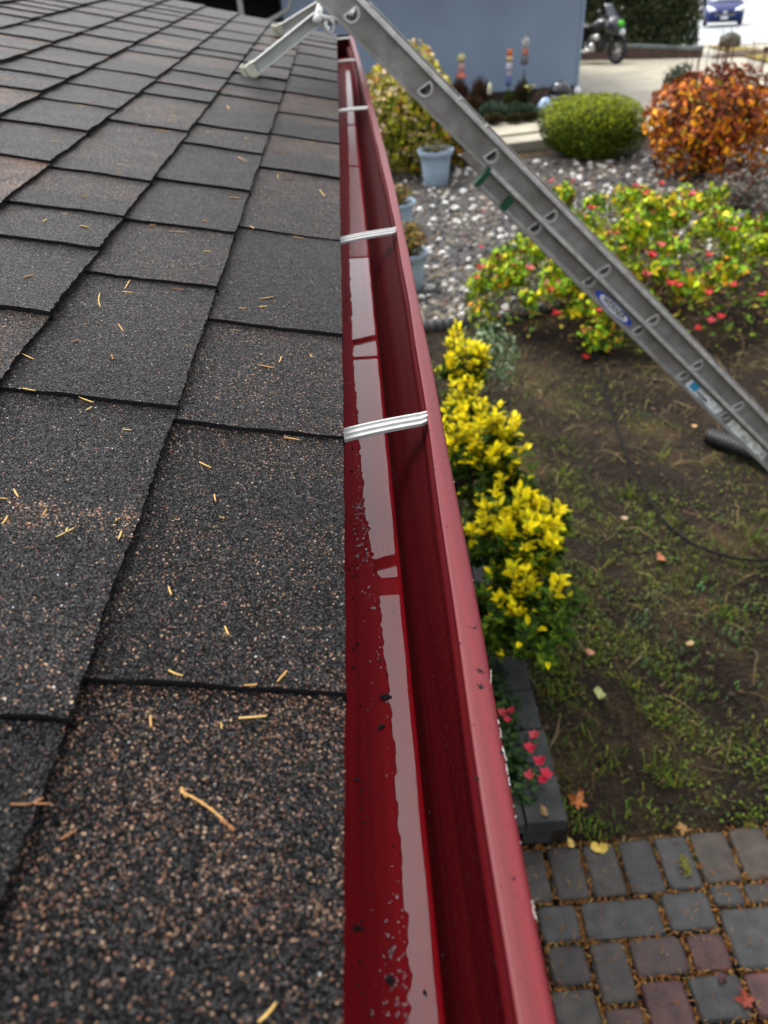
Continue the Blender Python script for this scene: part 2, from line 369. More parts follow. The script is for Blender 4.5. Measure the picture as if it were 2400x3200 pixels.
# ================================================================== the house we look from: roof, fascia, wall
PITCH = rad(14); TP = math.tan(PITCH); CP, SP = math.cos(PITCH), math.sin(PITCH)
EX = 0.1445                                     # exposure of a course
ROOF_Y0, ROOF_Y1 = -0.9, 3.93
EDGE_Y = [-1, 0.11, 0.2, 0.3, 0.55, 0.94, 1.2, 1.63, 2.6, 4.2]
EDGE_X = [-0.033, -0.033, -0.0315, -0.0305, -0.030, -0.031, -0.032, -0.033, -0.037, -0.0435]
def edge_x(y): return interp(EDGE_Y, EDGE_X, y)
def roof_xz(s, y, lift=0.0):
    x = edge_x(y) - s * CP; z = 0.006 + s * SP
    return x + lift * SP, z + lift * CP
joints = {0: [-0.62, -0.28, -0.02, 0.27, 0.545, 0.755, 1.075, 1.42, 1.70, 1.945, 2.225],
          1: [-0.55, -0.3, -0.05, 0.24, 0.56, 0.83, 1.025, 1.235, 1.49, 1.66, 2.015],
          2: [-0.5, -0.22, 0.1, 0.42, 0.70, 0.89, 1.015, 1.195, 1.55, 1.855],
          3: [-0.4, 0.0, 0.3, 0.62, 0.95, 1.20, 1.41, 1.62, 1.80]}
TABS = {}
def make_roof(parent):
    g = Geo(); R = random.Random(5)
    N = 19
    for c in range(N):
        js = list(joints.get(c, []))
        if not js:
            y = -0.9 + R.uniform(0, 0.2); js = [y]
        while js[-1] < ROOF_Y1 - 0.1:
            js.append(js[-1] + R.choice((0.13, 0.17, 0.21, 0.27, 0.32)) + R.uniform(-0.02, 0.02))
        js[-1] = ROOF_Y1
        TABS[c] = []
        tone = R.uniform(0.08, 0.25)
        for a, b in zip(js[:-1], js[1:]):
            L = b - a
            near = (a < 1.5 and c < 6)
            nu = max(6, int(L / (0.004 if near else 0.02))); nv = 12 if near else 6
            lift0 = R.uniform(0.0065, 0.0082); dy = R.uniform(0.0026, 0.0040)
            # colour drops along the tab
            zone = [(0.0, R.uniform(0.04, 0.16))]
            for k in range(R.randint(1, 3)):
                zone.append((R.uniform(0.1, 0.9), R.choice((R.uniform(0.03, 0.09), R.uniform(0.10, 0.20), R.uniform(0.26, 0.46)))))
            zone.sort(); br = R.uniform(0.65, 1.5)
            if c > 2 or a > 1.6: zone = [(q_, min(.75, f_ * R.choice((1.0, 1.3, 3.2)))) for q_, f_ in zone]
            TABS[c].append((a, b, lift0, dy))
            s0 = c * EX - (0.0 if c else 0.0); s1 = s0 + EX + 0.02
            vs = []; cs = []
            for i in range(nu + 1):
                u = i / nu; y = a + u * L
                fr = zone[0][1]
                for zz, ff in zone:
                    fr = fr + (ff - fr) * smoothstep(zz - 0.02, zz + 0.02, u)
                for j in range(nv + 1):
                    v = j / nv; s = s0 + v * (s1 - s0)
                    je = 0.0; jy = 0.0
                    if j == 0: je = R.gauss(0, 0.0006 if c else 0.0002) + 0.0012 * math.sin(y * 37 + c * 2.1) * (0.6 if c else 0.1)
                    if i == 0: jy = R.gauss(0, 0.0007)
                    lift = 0.0015 + lift0 * (1 - v) ** 0.9 + dy * (1 - u) + 0.0005 * math.sin(y * 61 + s * 40 + c)
                    x, z = roof_xz(s + je, y, lift)
                    vs.append((x, y + 0.0012 * (i == 0) + jy, z)); cs.append((fr, br, 0))
            fs = [(i * (nv + 1) + j, i * (nv + 1) + j + 1, (i + 1) * (nv + 1) + j + 1, (i + 1) * (nv + 1) + j) for i in range(nu) for j in range(nv)]
            b0 = len(g.v); g.v += vs; g.c += cs; g.f += [tuple(b0 + k for k in f) for f in fs]; g.mi += [0] * len(fs)
            # butt edge (downslope) and near end face
            def skirt(idx, inset):
                q0 = len(g.v)
                for k in idx:
                    x, y, z = vs[k]
                    g.v.append((x, y, z)); g.c.append((0.05, 1, 0))
                    g.v.append((x - inset[0], y + inset[1], z - 0.0115)); g.c.append((0.05, 1, 0))
                for k in range(len(idx) - 1):
                    g.f.append((q0 + 2 * k, q0 + 2 * k + 1, q0 + 2 * k + 3, q0 + 2 * k + 2)); g.mi.append(1)
            skirt([i * (nv + 1) for i in range(nu + 1)], (0.0045, 0.0))
            skirt(list(range(nv + 1)), (0.0, 0.0015))
            skirt([nu * (nv + 1) + j for j in range(nv + 1)], (0.0, 0.0))
    # back slope beyond the ridge
    st = N * EX + 0.01
    x0, z0 = roof_xz(st, 0)
    g.add([(x0, ROOF_Y0, z0 + 0.004), (x0, ROOF_Y1, z0 + 0.004), (x0 - 3.0, ROOF_Y1, z0 - 0.75), (x0 - 3.0, ROOF_Y0, z0 - 0.75)], [(0, 1, 2, 3)], 0, (0.15, 1, 0))
    # deck under the shingles
    xe, ze = roof_xz(0.012, 0, -0.004); xt, zt = roof_xz(st, 0, -0.004)
    g.add([(xe, ROOF_Y0, ze), (xe, ROOF_Y1 - 0.01, ze), (xt, ROOF_Y1 - 0.01, zt), (xt, ROOF_Y0, zt)], [(0, 1, 2, 3)], 1, (0, 1, 0))
    return g.build('roof', [M['shingle'], M['asphalt_edge']], parent, smooth=False, fixn=False)
def roof_surface(x, y):
    s = (edge_x(y) - x) / CP
    c = max(0, int(s / EX)); v = (s - c * EX) / (EX + 0.02)
    l = 0.004
    for a, b, l0, dy in TABS.get(c, []):
        if a <= y <= b: l = 0.0015 + l0 * (1 - v) ** 0.9 + dy * (1 - (y - a) / (b - a))
    return roof_xz(s, y, l)[1]

house = empty('house', (-0.34, 1.5, G), "house under the dark brown shingle roof with the red gutter along its eave", "house")
make_roof(house)
g = Geo()
g.box((-0.075, (ROOF_Y0 + ROOF_Y1) / 2, -0.085), (0.012, (ROOF_Y1 - ROOF_Y0) / 2 - 0.01, 0.085))
g.build('fascia', plain("fascia_paint", (0.16, 0.03, 0.03), 0.6), house)
g = Geo()
secs = []
for k in range(60):
    y = ROOF_Y0 + 0.02 + (ROOF_Y1 - ROOF_Y0 - 0.04) * k / 59; x = edge_x(y)
    secs.append([(x - 0.10, y, 0.0255), (x - 0.0005, y, 0.0005), (x - 0.001, y, -0.004), (x - 0.006, y, -0.012)])
g.sweep(secs); g.build('drip_edge', plain("drip_edge_paint", (0.06, 0.035, 0.045), 0.5), house)
g = Geo()
g.box((-2.4, (ROOF_Y0 + ROOF_Y1) / 2, (G - 0.17) / 2), (2.02, (ROOF_Y1 - ROOF_Y0) / 2 - 0.2, (-0.17 - G) / 2))
g.box((-0.22, (ROOF_Y0 + ROOF_Y1) / 2, -0.165), (0.13, (ROOF_Y1 - ROOF_Y0) / 2 - 0.02, 0.006))
g.build('wall', plain("house_stucco", (0.35, 0.32, 0.27), 0.8, bump=0.3), house)

# ================================================================== red gutter
HEM_Y = [-1.0, 0.12, 0.25, 0.35, 0.45, 0.58, 0.82, 1.07, 1.27, 2.2, 3.2, 4.2]
HEM_X = [0.040, 0.041, 0.042, 0.044, 0.047, 0.050, 0.0535, 0.055, 0.056, 0.0455, 0.030, 0.014]
LIP_Y = [-1.0, 0.107, 0.174, 0.234, 0.315, 0.384, 0.47, 0.605, 0.805, 1.05, 1.23, 1.49, 1.9, 2.53, 3.68, 4.2]
LIP_X = [0.057, 0.0575, 0.058, 0.0583, 0.0602, 0.0622, 0.0628, 0.0640, 0.0662, 0.0667, 0.0680, 0.0680, 0.0635, 0.0563, 0.0372, 0.030]
def smooth_tab(xs, ys, y):
    return sum(interp(xs, ys, y + d) for d in (-0.12, -0.06, 0, 0.06, 0.12)) / 5
def hem_x(y): return smooth_tab(HEM_Y, HEM_X, y) + 0.0004 * math.sin(y * 23)
def lip_x(y): return smooth_tab(LIP_Y, LIP_X, y) + 0.0004 * math.sin(y * 19 + 1)
GY0, GY1, FLOOR = -0.85, 4.05, -0.09
gutter = empty('gutter', (0.0, 1.5, -0.09), "dark red painted metal rain gutter along the roof edge with wet floor", "gutter")
def gy(n):  # stations, denser near the camera
    return [GY0 + (GY1 - GY0) * ((k / n) ** 1.25) for k in range(n + 1)]
g = Geo(); secs = []
for y in gy(160):
    h = hem_x(y); w = 0.0004 * math.sin(y * 9)
    secs.append([(-0.0625, y, 0.0), (-0.0625, y, FLOOR + 0.012), (-0.0605, y, FLOOR + 0.004), (-0.055, y, FLOOR + 0.0016), (-0.02, y, FLOOR + 0.0009 + w * 0.3),
                 (0.007, y, FLOOR), (0.0125, y, FLOOR + 0.0006), (0.0142, y, FLOOR + 0.003), (0.0155, y, FLOOR + 0.012), (0.0185 + w, y, FLOOR + 0.026), (0.0225 + w, y, FLOOR + 0.037),
                 (0.0285 + w, y, FLOOR + 0.047), (0.0335, y, FLOOR + 0.056), (h - 0.0062, y, FLOOR + 0.065), (h - 0.0030, y, FLOOR + 0.072), (h - 0.0004, y, -0.0110), (h + 0.0016, y, -0.0095)])
g.sweep(secs)
for k_ in range(len(g.f)):                  # the sloping front wall has its shade painted in as a darker red
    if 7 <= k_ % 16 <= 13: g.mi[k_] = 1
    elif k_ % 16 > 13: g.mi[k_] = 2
g.build('trough', [M['red_in'], M['red_shaded'], M['red_hem_shaded']], gutter, smooth=True, fixn=False)
g = Geo(); secs = []
for y in gy(160):
    h = hem_x(y); o = lip_x(y)
    secs.append([(h + 0.0012, y, -0.0125), (h, y, -0.0120), (h - 0.0002, y, -0.0012), (h + 0.0004, y, -0.0003), (h + 0.0014, y, 0.0), (h + 0.0022, y, 0.0001), (h + 0.4 * (o - h), y, 0.0003), (o - 0.0034, y, 0.0001), (o - 0.0022, y, 0.0),
                 (o - 0.0008, y, -0.0004), (o, y, -0.0016), (o + 0.0002, y, -0.008), (o, y, -0.020), (o - 0.006, y, -0.028), (o - 0.020, y, -0.042), (o - 0.034, y, -0.052), (0.0215, y, -0.062),
                 (0.0165, y, -0.085), (0.0150, y, -0.0925), (-0.055, y, -0.0925), (-0.0635, y, -0.088), (-0.0635, y, 0.0)])
g.sweep(secs)
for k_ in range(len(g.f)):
    if k_ % 21 < 2: g.mi[k_] = 1           # inner face of the hem carries its shade in a darker red
g.build('front_lip', [M['red_lip'], M['red_hem_shaded']], gutter, smooth=True, fixn=False)
g = Geo(); h = hem_x(GY1); o = lip_x(GY1)
prof = [(-0.0635, 0.0), (-0.0635, -0.0925), (0.015, -0.0925), (0.0215, -0.062), (o, -0.02), (o, 0.0)]
g.sweep([[(x, GY1 + d, z) for x, z in prof] for d in (0.0005, 0.002)], closed=True, cap=True)
g.build('end_cap', M['red_shaded'], gutter)
# hanger straps
HANG = [((1062, 1362), (1328, 1303), 0.0085), ((1060, 752), (1230, 719), 0.009), ((1058, 346), (1156, 334), 0.010), ((1057, 192), (1118, 185), 0.011), ((1055, 122), (1095, 117), 0.012)]
def hanger(y0, y1, x0, x1, hw):
    g = Geo(); secs = []
    for k in range(13):
        t = k / 12; x = x0 + (x1 - x0) * t; y = y0 + (y1 - y0) * t
        z = -0.0045 + 0.0022 * math.sin(t * math.pi) + (0.002 * smoothstep(0.95, 1.0, t))
        w = hw * (1 - 0.25 * smoothstep(0.93, 1.0, t))
        secs.append([(x, y - w, z - 0.0035), (x, y - w, z), (x, y - w * 0.55, z + 0.0004), (x, y - w * 0.42, z + 0.0026), (x, y - w * 0.1, z + 0.0028), (x, y, z + 0.0008), (x, y + w * 0.5, z + 0.0006),
                     (x, y + w * 0.62, z + 0.0026), (x, y + w * 0.9, z + 0.0026), (x, y + w, z - 0.001), (x, y + w, z - 0.0035)])
    g.sweep(secs, closed=True, cap=True)
    g.tube([(x0 + 0.022, (y0 + y1) / 2, -0.001), (x0 + 0.022, (y0 + y1) / 2, 0.003)], 0.004, 6)
    return g.build('hanger_strap', M['white_alu'], gutter, bevel=0.0004)
for a, b, hw in HANG:
    A = at(a, -0.003); B = at(b, -0.003)
    slope = (B[1] - A[1]) / (B[0] - A[0])
    x1 = hem_x(B[1]) + 0.0035; x0 = -0.062
    hanger(A[1] + slope * (x0 - A[0]), B[1] + slope * (x1 - B[0]), x0, x1, hw)

# ---- rain water lying in the front of the gutter floor
PL_Y = [-0.8, 0.10, 0.14, 0.19, 0.26, 0.31, 0.37, 0.43, 0.52, 0.6, 0.7, 0.9, 1.1, 1.3, 1.6, 2.2, 3.0, 4.0]
PL_X = [-0.004, -0.0045, -0.0035, -0.002, -0.0028, -0.003, -0.0045, -0.006, -0.0095, -0.016, -0.0185, -0.021, -0.022, -0.022, -0.018, -0.014, -0.012, -0.010]
_ph = [random.uniform(0, 6.28) for _ in range(12)]
def rag(y):
    a = 0.00055 * (1.0 + 1.4 * math.exp(-((y - 0.53) / 0.07) ** 2) + 0.8 * math.exp(-((y - 0.15) / 0.05) ** 2))
    v = 0
    for k, f in enumerate((17, 41, 97, 173, 260, 391, 533, 811)):
        v += math.sin(y * f + _ph[k]) * (1.0, .9, .9, 1.0, .8, .7, .5, .4)[k]
    v = max(-1.6, min(2.6, v))
    return a * v
def pool(y0, y1):
    g = Geo(); n = max(20, int((y1 - y0) / 0.0007)) if y0 < 0.9 else int((y1 - y0) / 0.002)
    n = min(n, 1400); secs = []
    for k in range(n + 1):
        y = y0 + (y1 - y0) * k / n
        e = min(k, n - k) / n * (y1 - y0)
        pinch = 0.5 * (1 - min(1, e / 0.004)) ** 2
        xl = interp(PL_Y, PL_X, y) + rag(y); xr = 0.0108 + 0.00025 * math.sin(y * 70) - 0.004 * smoothstep(1.3, 2.2, y)
        xl += pinch * 0.004; xr -= pinch * 0.002
        z = FLOOR + 0.0016
        secs.append([(xl - 0.0003, y, z - 0.0005), (xl, y, z), (xr, y, z), (xr + 0.0003, y, z - 0.0005)])
    g.sweep(secs); return g
g = pool(-0.8, 0.455)
for a, b, k_ in ((0.477, 0.905, 0), (0.915, 1.30, 0), (1.31, 1.95, 1), (1.97, 2.45, 1), (2.48, 3.6, 1)):
    q = pool(a, b); g.add(q.v, q.f, k_)
tag(g.build('water', [M['water'], M['damp']], smooth=False, fixn=False), "shallow clear rain water reflecting the sky in the red gutter", None, kind='structure')
# beads of water around the ragged edge
g = Geo(); R = random.Random(3)
def bead(x, y, r, hgt=None):
    hgt = hgt or r * 0.28
    n = 12 if r > 0.0009 else 7
    g.lathe([(r, 0), (r * 0.88, hgt * 0.5), (r * 0.55, hgt * 0.88), (0.00002, hgt)], (x, y, floor_z(x) + 0.0002), n, sc=(R.uniform(.8, 1.2), R.uniform(.8, 1.3), 1))
def floor_z(x): return FLOOR + (0.0016 if x < -0.05 else 0.0009 * min(1, max(0, (0.007 - x) / 0.03)))
for k in range(420):
    y = R.choice((R.uniform(0.1, 1.2), R.gauss(0.54, 0.05), R.gauss(0.15, 0.03)))
    if y < 0.08: continue
    xl = interp(PL_Y, PL_X, y)
    x = xl - abs(R.gauss(0, 0.007)) - 0.0016
    if x < edge_x(y) + 0.002: continue
    bead(x, y, min(0.0022, 0.0003 + abs(R.gauss(0, 0.0006))))
tag(g.build('water_beads', M['water'], smooth=True, fixn=False), "scattered water beads on the red gutter floor", None, kind='stuff')
# black roof grit washed into the gutter
g = Geo(); R = random.Random(9)
def grit(x, y, z, r):
    g.ball((x, y, z + r * 0.3), (r * R.uniform(.7, 1.3), r * R.uniform(.7, 1.3), r * 0.7), 6, 4, jit=0.3)
for k in range(420):
    y = R.uniform(0.08, 1.6); xe = edge_x(y)
    t = R.random()
    if t < 0.55: x = xe + abs(R.gauss(0, 0.0035)) ; z = floor_z(x)
    elif t < 0.85: x = R.uniform(xe, 0.01); z = floor_z(x)
    else: x = R.uniform(0.0150, 0.0165); z = FLOOR + R.uniform(0.02, 0.034); 
    grit(x, y, z, abs(R.gauss(0, 0.0005)) + 0.0002)
for (px_, py_, n, sp, r) in ((1205, 2178, 45, 0.0016, 0.0007), (1192, 2272, 14, 0.0012, 0.0006), (1215, 3065, 30, 0.0012, 0.0006), (1115, 2900, 18, 0.0012, 0.0005), (1330, 3110, 10, 0.0007, 0.0005), (1090, 1780, 8, 0.001, 0.0004)):
    P = at((px_, py_), FLOOR + 0.001)
    for k in range(n): grit(P[0] + R.gauss(0, sp), P[1] + R.gauss(0, sp * 0.8), FLOOR + 0.0012, abs(R.gauss(0, r)) + 0.0002)
for (px_, py_, n, sp) in ((1498, 2095, 34, 0.0014), (1502, 2145, 46, 0.0013), (1566, 2348, 14, 0.0006), (1488, 2430, 9, 0.0006), (1478, 1960, 14, 0.0012)):
    P = at((px_, py_), 0.0004)
    for k in range(n): grit(P[0] + R.gauss(0, sp), P[1] + R.gauss(0, sp * 0.8), 0.0001, abs(R.gauss(0, 0.0003)) + 0.00012)
for k in range(420):
    y = R.uniform(0.08, 1.1); x = R.uniform(hem_x(y) - 0.004, lip_x(y) - 0.001)
    if x > hem_x(y): grit(x, y, 0.0, abs(R.gauss(0, 0.00018)) + 0.0001)
tag(g.build('grit', M['asphalt_edge'], fixn=False), "black roof grit specks stuck in the wet red gutter", None, kind='stuff')
# chipped paint showing bare metal on the outer rim of the lip (belongs to the gutter)
g = Geo(); R = random.Random(21)
for k in range(22):
    y = R.choice((R.uniform(0.1, 0.9), R.gauss(0.245, 0.02), R.gauss(0.2, 0.02))); o = lip_x(y); L = abs(R.gauss(0, 0.0010)) + 0.0003
    if k % 9 == 0: L *= 2.0
    g.box((o - 0.0002, y, -0.0006), (R.uniform(0.00015, 0.0003), L, 0.0002), R.uniform(-.2, .2), R=None)
g.build('paint_chips', plain('bare_metal', (.22, .21, .20), .45, .4, var=.5, scale=900), gutter, fixn=False)['kind'] = 'stuff'

# ================================================================== dry cedar sprigs on the shingles
SPR_COL = [(0.42, 0.27, 0.075), (0.36, 0.20, 0.06), (0.45, 0.30, 0.10), (0.20, 0.085, 0.03)]
M['sprig'] = [plain("dry_sprig_%s" % n, c, 0.6, 0.3, var=0.35, scale=500) for n, c in zip(("gold", "tan", "straw", "rust"), SPR_COL)]
def sprig_mesh(kind, bend, seed):
    R = random.Random(seed); g = Geo()
    def twig(p0, ang, L, b, r):
        pts = []; rr = []; n = 13; x, y = p0; a = ang
        for k in range(n):
            t = k / (n - 1); pts.append((x, y, r * 1.0 + 0.0006 * math.sin(t * math.pi) * abs(b)))
            x += L / n * math.cos(a); y += L / n * math.sin(a); a += b / n
            rr.append(r * (0.75 + 0.35 * (k % 2)) * (1 - 0.35 * abs(2 * t - 1) ** 3))
        g.tube(pts, rr, 6)
        return (x, y), a
    if kind == 'plain': twig((-0.5 * math.cos(0), 0), -bend / 2, 1.0, bend, 0.055)
    elif kind == 'fork':
        e, a = twig((-0.5, 0), 0.1, 0.55, 0.4, 0.045); twig(e, a - 0.4, 0.45, 0.3, 0.045); twig(e, a + 0.7, 0.35, -0.5, 0.045)
    elif kind == 'chip': twig((-0.5, 0), 0.2, 0.5, -0.6, 0.10); twig((0, 0), -0.3, 0.45, 0.4, 0.09)
    return g
PROTO = {}
_first = [True]
def sprig(p, ang, ln, kind='plain', bend=0.3, ci=0, label=None, group=True):
    """p: pixel in the photo, ang: direction there (deg, y down), ln: length in pixels"""
    # meet the roof surface
    d = ray(p); z = 0.01
    for _ in range(6):
        t0 = (0.006 + TP * (-0.032) - 0 ); 
        s = (0.012 + TP * edge_x(0.5) - CAM[2]) / (d[2] + TP * d[0]); P = CAM + d * s
    zz = roof_surface(P[0], P[1])
    def hit(q):
        dd = ray(q); s = (0.012 + TP * edge_x(0.5) - CAM[2]) / (dd[2] + TP * dd[0]); return CAM + dd * s
    A = hit((p[0] - math.cos(rad(ang)) * ln / 2, p[1] - math.sin(rad(ang)) * ln / 2)); B = hit((p[0] + math.cos(rad(ang)) * ln / 2, p[1] + math.sin(rad(ang)) * ln / 2))
    D = B - A; L = float(np.linalg.norm(D)); L = min(max(L, 0.004), 0.045 if kind == 'plain' else 0.06)
    key = (kind, round(bend, 1), ci)
    if key not in PROTO:
        o = sprig_mesh(kind, bend, len(PROTO)).build('cedar_sprig', M['sprig'][ci], smooth=True, fixn=False); PROTO[key] = o
    else:
        o = PROTO[key].copy(); COL.objects.link(o)
    yaw = math.atan2(D[1], D[0] / CP)
    Rm = Matrix.Rotation(PITCH, 4, 'Y') @ Matrix.Rotation(yaw, 4, 'Z')
    th = 0.00068 / max(0.0001, L * 0.055)
    o.matrix_world = Matrix.Translation((P[0], P[1], zz + 0.0002)) @ Rm @ Matrix.Diagonal((L, L * min(1.3, max(0.28, th)), L * 1.0 * min(1.2, max(0.3, th)), 1))
    tag(o, label or "small dry tan cedar sprig lying on the shingles", "twig", "dry cedar sprigs on the shingles" if group else None)
    for k in ('label',): pass
    return o
def Z7(x, y): return (x * 0.7233, 2000 + y * 0.7233)
def Z8(x, y): return (x * 0.7233, 800 + y * 0.7233)
def Z1(x, y): return (x * 0.4822, y * 0.4822)
def Z2(x, y): return (700 + x * 0.4822, y * 0.4822)
SPR = [(Z7(767, 157), 20, 54, 'plain', .4, 0), (Z7(1225, 180), -50, 50, 'plain', .1, 1), (Z7(650, 350), 85, 42, 'plain', .1, 1), (Z7(1098, 341), -5, 98, 'plain', .1, 2),
       (Z7(958, 375), 80, 24, 'plain', .1, 0), (Z7(1090, 217), -3, 44, 'plain', .1, 1), (Z7(805, 435), 45, 26, 'plain', .1, 3), (Z7(295, 832), -30, 66, 'plain', .1, 3),
       (Z8(130, 101), -15, 34, 'plain', .1, 1), (Z8(145, 82), 5, 18, 'plain', .1, 1), (Z8(550, 120), -60, 34, 'plain', .1, 0), (Z8(553, 157), 5, 38, 'plain', .1, 2),
       (Z8(778, 152), 10, 38, 'plain', .1, 3), (Z8(1155, 187), -8, 48, 'plain', .4, 1), (Z8(1050, 230), 5, 24, 'plain', .1, 1), (Z8(1140, 226), -8, 30, 'plain', .1, 2), (Z8(525, 318), 55, 30, 'plain', .1, 1),
       (Z8(330, 368), -20, 26, 'plain', .1, 3), (Z8(118, 431), 25, 56, 'plain', .4, 0), (Z8(490, 452), 60, 18, 'chip', .1, 3), (Z8(1210, 452), -70, 22, 'plain', .4, 0), (Z8(1150, 485), 12, 54, 'plain', -.4, 1),
       (Z8(1345, 440), 50, 14, 'plain', .1, 0), (Z8(130, 584), 10, 46, 'plain', .1, 0), (Z8(375, 622), 20, 58, 'plain', .4, 0), (Z8(385, 660), -30, 24, 'plain', .1, 2), (Z8(553, 760), 5, 34, 'plain', .1, 0),
       (Z8(700, 755), 20, 14, 'plain', .1, 0), (Z8(1265, 798), 10, 56, 'plain', .1, 1), (Z8(888, 903), 25, 46, 'plain', .1, 0), (Z8(72, 1030), 60, 32, 'plain', .1, 0), (Z8(18, 1050), 5, 30, 'plain', .1, 0),
       (Z8(197, 1115), -60, 26, 'plain', .1, 1), (Z8(22, 1145), -60, 34, 'plain', .4, 0), (Z8(930, 1050), 80, 26, 'plain', .1, 1), (Z8(960, 1135), 20, 20, 'plain', .1, 0),
       (Z8(765, 1137), 5, 14, 'plain', .1, 0), (Z8(525, 1225), -70, 30, 'plain', .1, 2), (Z8(515, 1155), -40, 18, 'chip', .1, 1), (Z8(737, 1455), 70, 32, 'plain', .1, 0), (Z8(580, 1410), 20, 18, 'plain', .1, 3), (Z8(985, 1637), 65, 34, 'plain', .1, 0)]
for x, y, a, l in ((1130, 350, 0, 34), (695, 375, 30, 24), (360, 425, 10, 34), (285, 465, 30, 20), (30, 520, 5, 60), (95, 510, 10, 34), (530, 690, 10, 70), (615, 665, -10, 34), (1115, 700, 5, 40), (970, 760, 50, 16), (1130, 765, 0, 26),
                   (885, 805, -5, 44), (1065, 850, 8, 120), (920, 895, 5, 44), (370, 928, -3, 70), (780, 1080, 10, 28), (775, 1110, 0, 34), (780, 1135, 40, 28), (555, 1285, -5, 40), (425, 1390, 5, 44), (555, 1488, 12, 70), (290, 1435, -35, 34),
                   (1160, 1505, 2, 140), (1335, 1450, 10, 44), (1525, 1295, 5, 100), (1575, 1040, 25, 70), (1480, 700, 50, 30), (1350, 755, 20, 26), (1455, 580, 3, 60), (1350, 1650, 0, 60), (1020, 1025, 30, 20), (1405, 905, 60, 16), (1345, 850, 70, 20)):
    SPR.append((Z1(x, y), a, l * 0.4822, 'plain', random.choice((.1, .4, -.4)), random.choice((0, 1, 1, 2, 3))))
for x, y, a, l in ((455, 550, 50, 24), (30, 690, 40, 30), (355, 985, 12, 70), (430, 1155, 6, 84), (345, 1135, 80, 20), (640, 1260, 52, 60), (565, 930, 3, 60), (120, 1040, 20, 76), (485, 1545, 8, 80), (180, 1475, 40, 34), (145, 905, 0, 26), (370, 1115, 0, 26)):
    SPR.append((Z2(x, y), a, l * 0.4822, 'plain', random.choice((.1, .4, -.4)), random.choice((0, 1, 1, 2, 3))))
for p, a, l, kd, bd, ci in SPR: sprig(p, a, l, kd, bd, ci)
# the few that stand out
sprig(Z8(435, 193), 85, 50, 'plain', 1.2, 0, "thick golden cedar sprig curled like a hook on a shingle", False)
sprig(Z8(295, 1213), -18, 70, 'fork', 0.2, 2, "straight pale forked sprig below the left course joint", False)
sprig(Z1(985, 1460), -10, 36, 'fork', 0.2, 3, "small splayed orange sprig on a shingle joint", False)
sprig(Z7(905, 762), 38, 235, 'plain', -1.5, 1, "long bent brown cedar twig on the nearest shingle", False)
sprig(Z7(990, 812), 30, 62, 'chip', 0.1, 3, "rusty seed clump at the lower end of the long bent twig", False)
sprig(Z7(797, 665), 50, 40, 'chip', 0.1, 1, "orange seed clump at the upper end of the long bent twig", False)
sprig(Z7(140, 735), 8, 130, 'fork', 0.2, 3, "dark forked twig by the nearest course edge at lower left", False)
sprig(Z7(1162, 1618), -50, 90, 'plain', 0.4, 0, "bright yellow bent sprig at the bottom edge of the roof view", False)

# ================================================================== extension ladder with roof stand-off
U = Vector((0.7193, 0, -0.6947)); V = Vector((0.6947, 0, 0.7193)); LY = 2.65
LO = Vector((0.0239, 0, 0.172)); LW = 0.42                # first fly rung, ladder width
def LP(a, v, y): q = LO + U * a + V * v; return (q.x, y, q.z)
ladder = empty('extension_ladder', LP(3.6, -0.06, LY), "long grey aluminium extension ladder leaning on the eave with a white stand-off", "ladder")
def d_shape(r, n=14, flat=0.35):
    """D outline in the ladder's own plane; its flat side faces up the ladder"""
    nu, nv = -0.966, 0.258; pts = []
    a0 = math.acos(flat)
    for k in range(n + 1):
        w = a0 + (2 * math.pi - 2 * a0) * k / n
        c, s_ = math.cos(w) * r, math.sin(w) * r
        pts.append((c * nu - s_ * nv, c * nv + s_ * nu))
    return pts
def rail(name, a0, a1, v0, v1, yw, sgn, parent, groove=None, fl=0.030, holes=()):
    """channel: web at yw with D holes for the rungs, flanges reaching out by fl towards sgn"""
    t = 0.0028; g = Geo(); out = yw + sgn * fl
    def ex(pr): g.sweep([[LP(a, v, y) for v, y in pr] for a in (a0, a1)], closed=True, cap=True)
    nf = len(g.f); ex([(v1, out), (v1, yw), (v1 - t, yw), (v1 - t, out - sgn * t), (v1 - 0.013, out - sgn * t), (v1 - 0.013, out)])
    for q in range(nf, len(g.f)): g.mi[q] = 1
    ex([(v0, out), (v0, yw), (v0 + t, yw), (v0 + t, out - sgn * t), (v0 + 0.005, out - sgn * t), (v0 + 0.005, out)])
    ex([(v1 - t, yw + sgn * 0.0005), (v1 - t, yw + sgn * 0.009), (v1 - 0.009, yw + sgn * 0.003), (v1 - 0.015, yw + sgn * 0.0005)])
    ex([(v0 + t, yw + sgn * 0.0005), (v0 + t, yw + sgn * 0.007), (v0 + 0.009, yw + sgn * 0.002), (v0 + 0.014, yw + sgn * 0.0005)])
    if groove is not None: ex([(groove - 0.006, yw + sgn * 0.0005), (groove - 0.004, yw + sgn * 0.004), (groove + 0.004, yw + sgn * 0.004), (groove + 0.006, yw + sgn * 0.0005)])
    bm = bmesh.new(); edges = []
    def loop(pts):
        vv = [bm.verts.new(LP(a, v, yw)) for a, v in pts]
        for q in range(len(vv)): edges.append(bm.edges.new((vv[q], vv[(q + 1) % len(vv)])))
    n = 40; out_pts = [(a0 + (a1 - a0) * q / n, v0) for q in range(n + 1)] + [(a1 + (a0 - a1) * q / n, v1) for q in range(n + 1)]
    loop(out_pts)
    for a, v in holes: loop([(a + p[0], v + p[1]) for p in d_shape(0.0205)])
    bmesh.ops.triangle_fill(bm, edges=edges, use_beauty=True)
    bm.verts.index_update(); g.add([tuple(v.co) for v in bm.verts], [tuple(v.index for v in f.verts) for f in bm.faces]); bm.free()
    return g.build(name, [M['alu'], M['alu_edge']], parent)
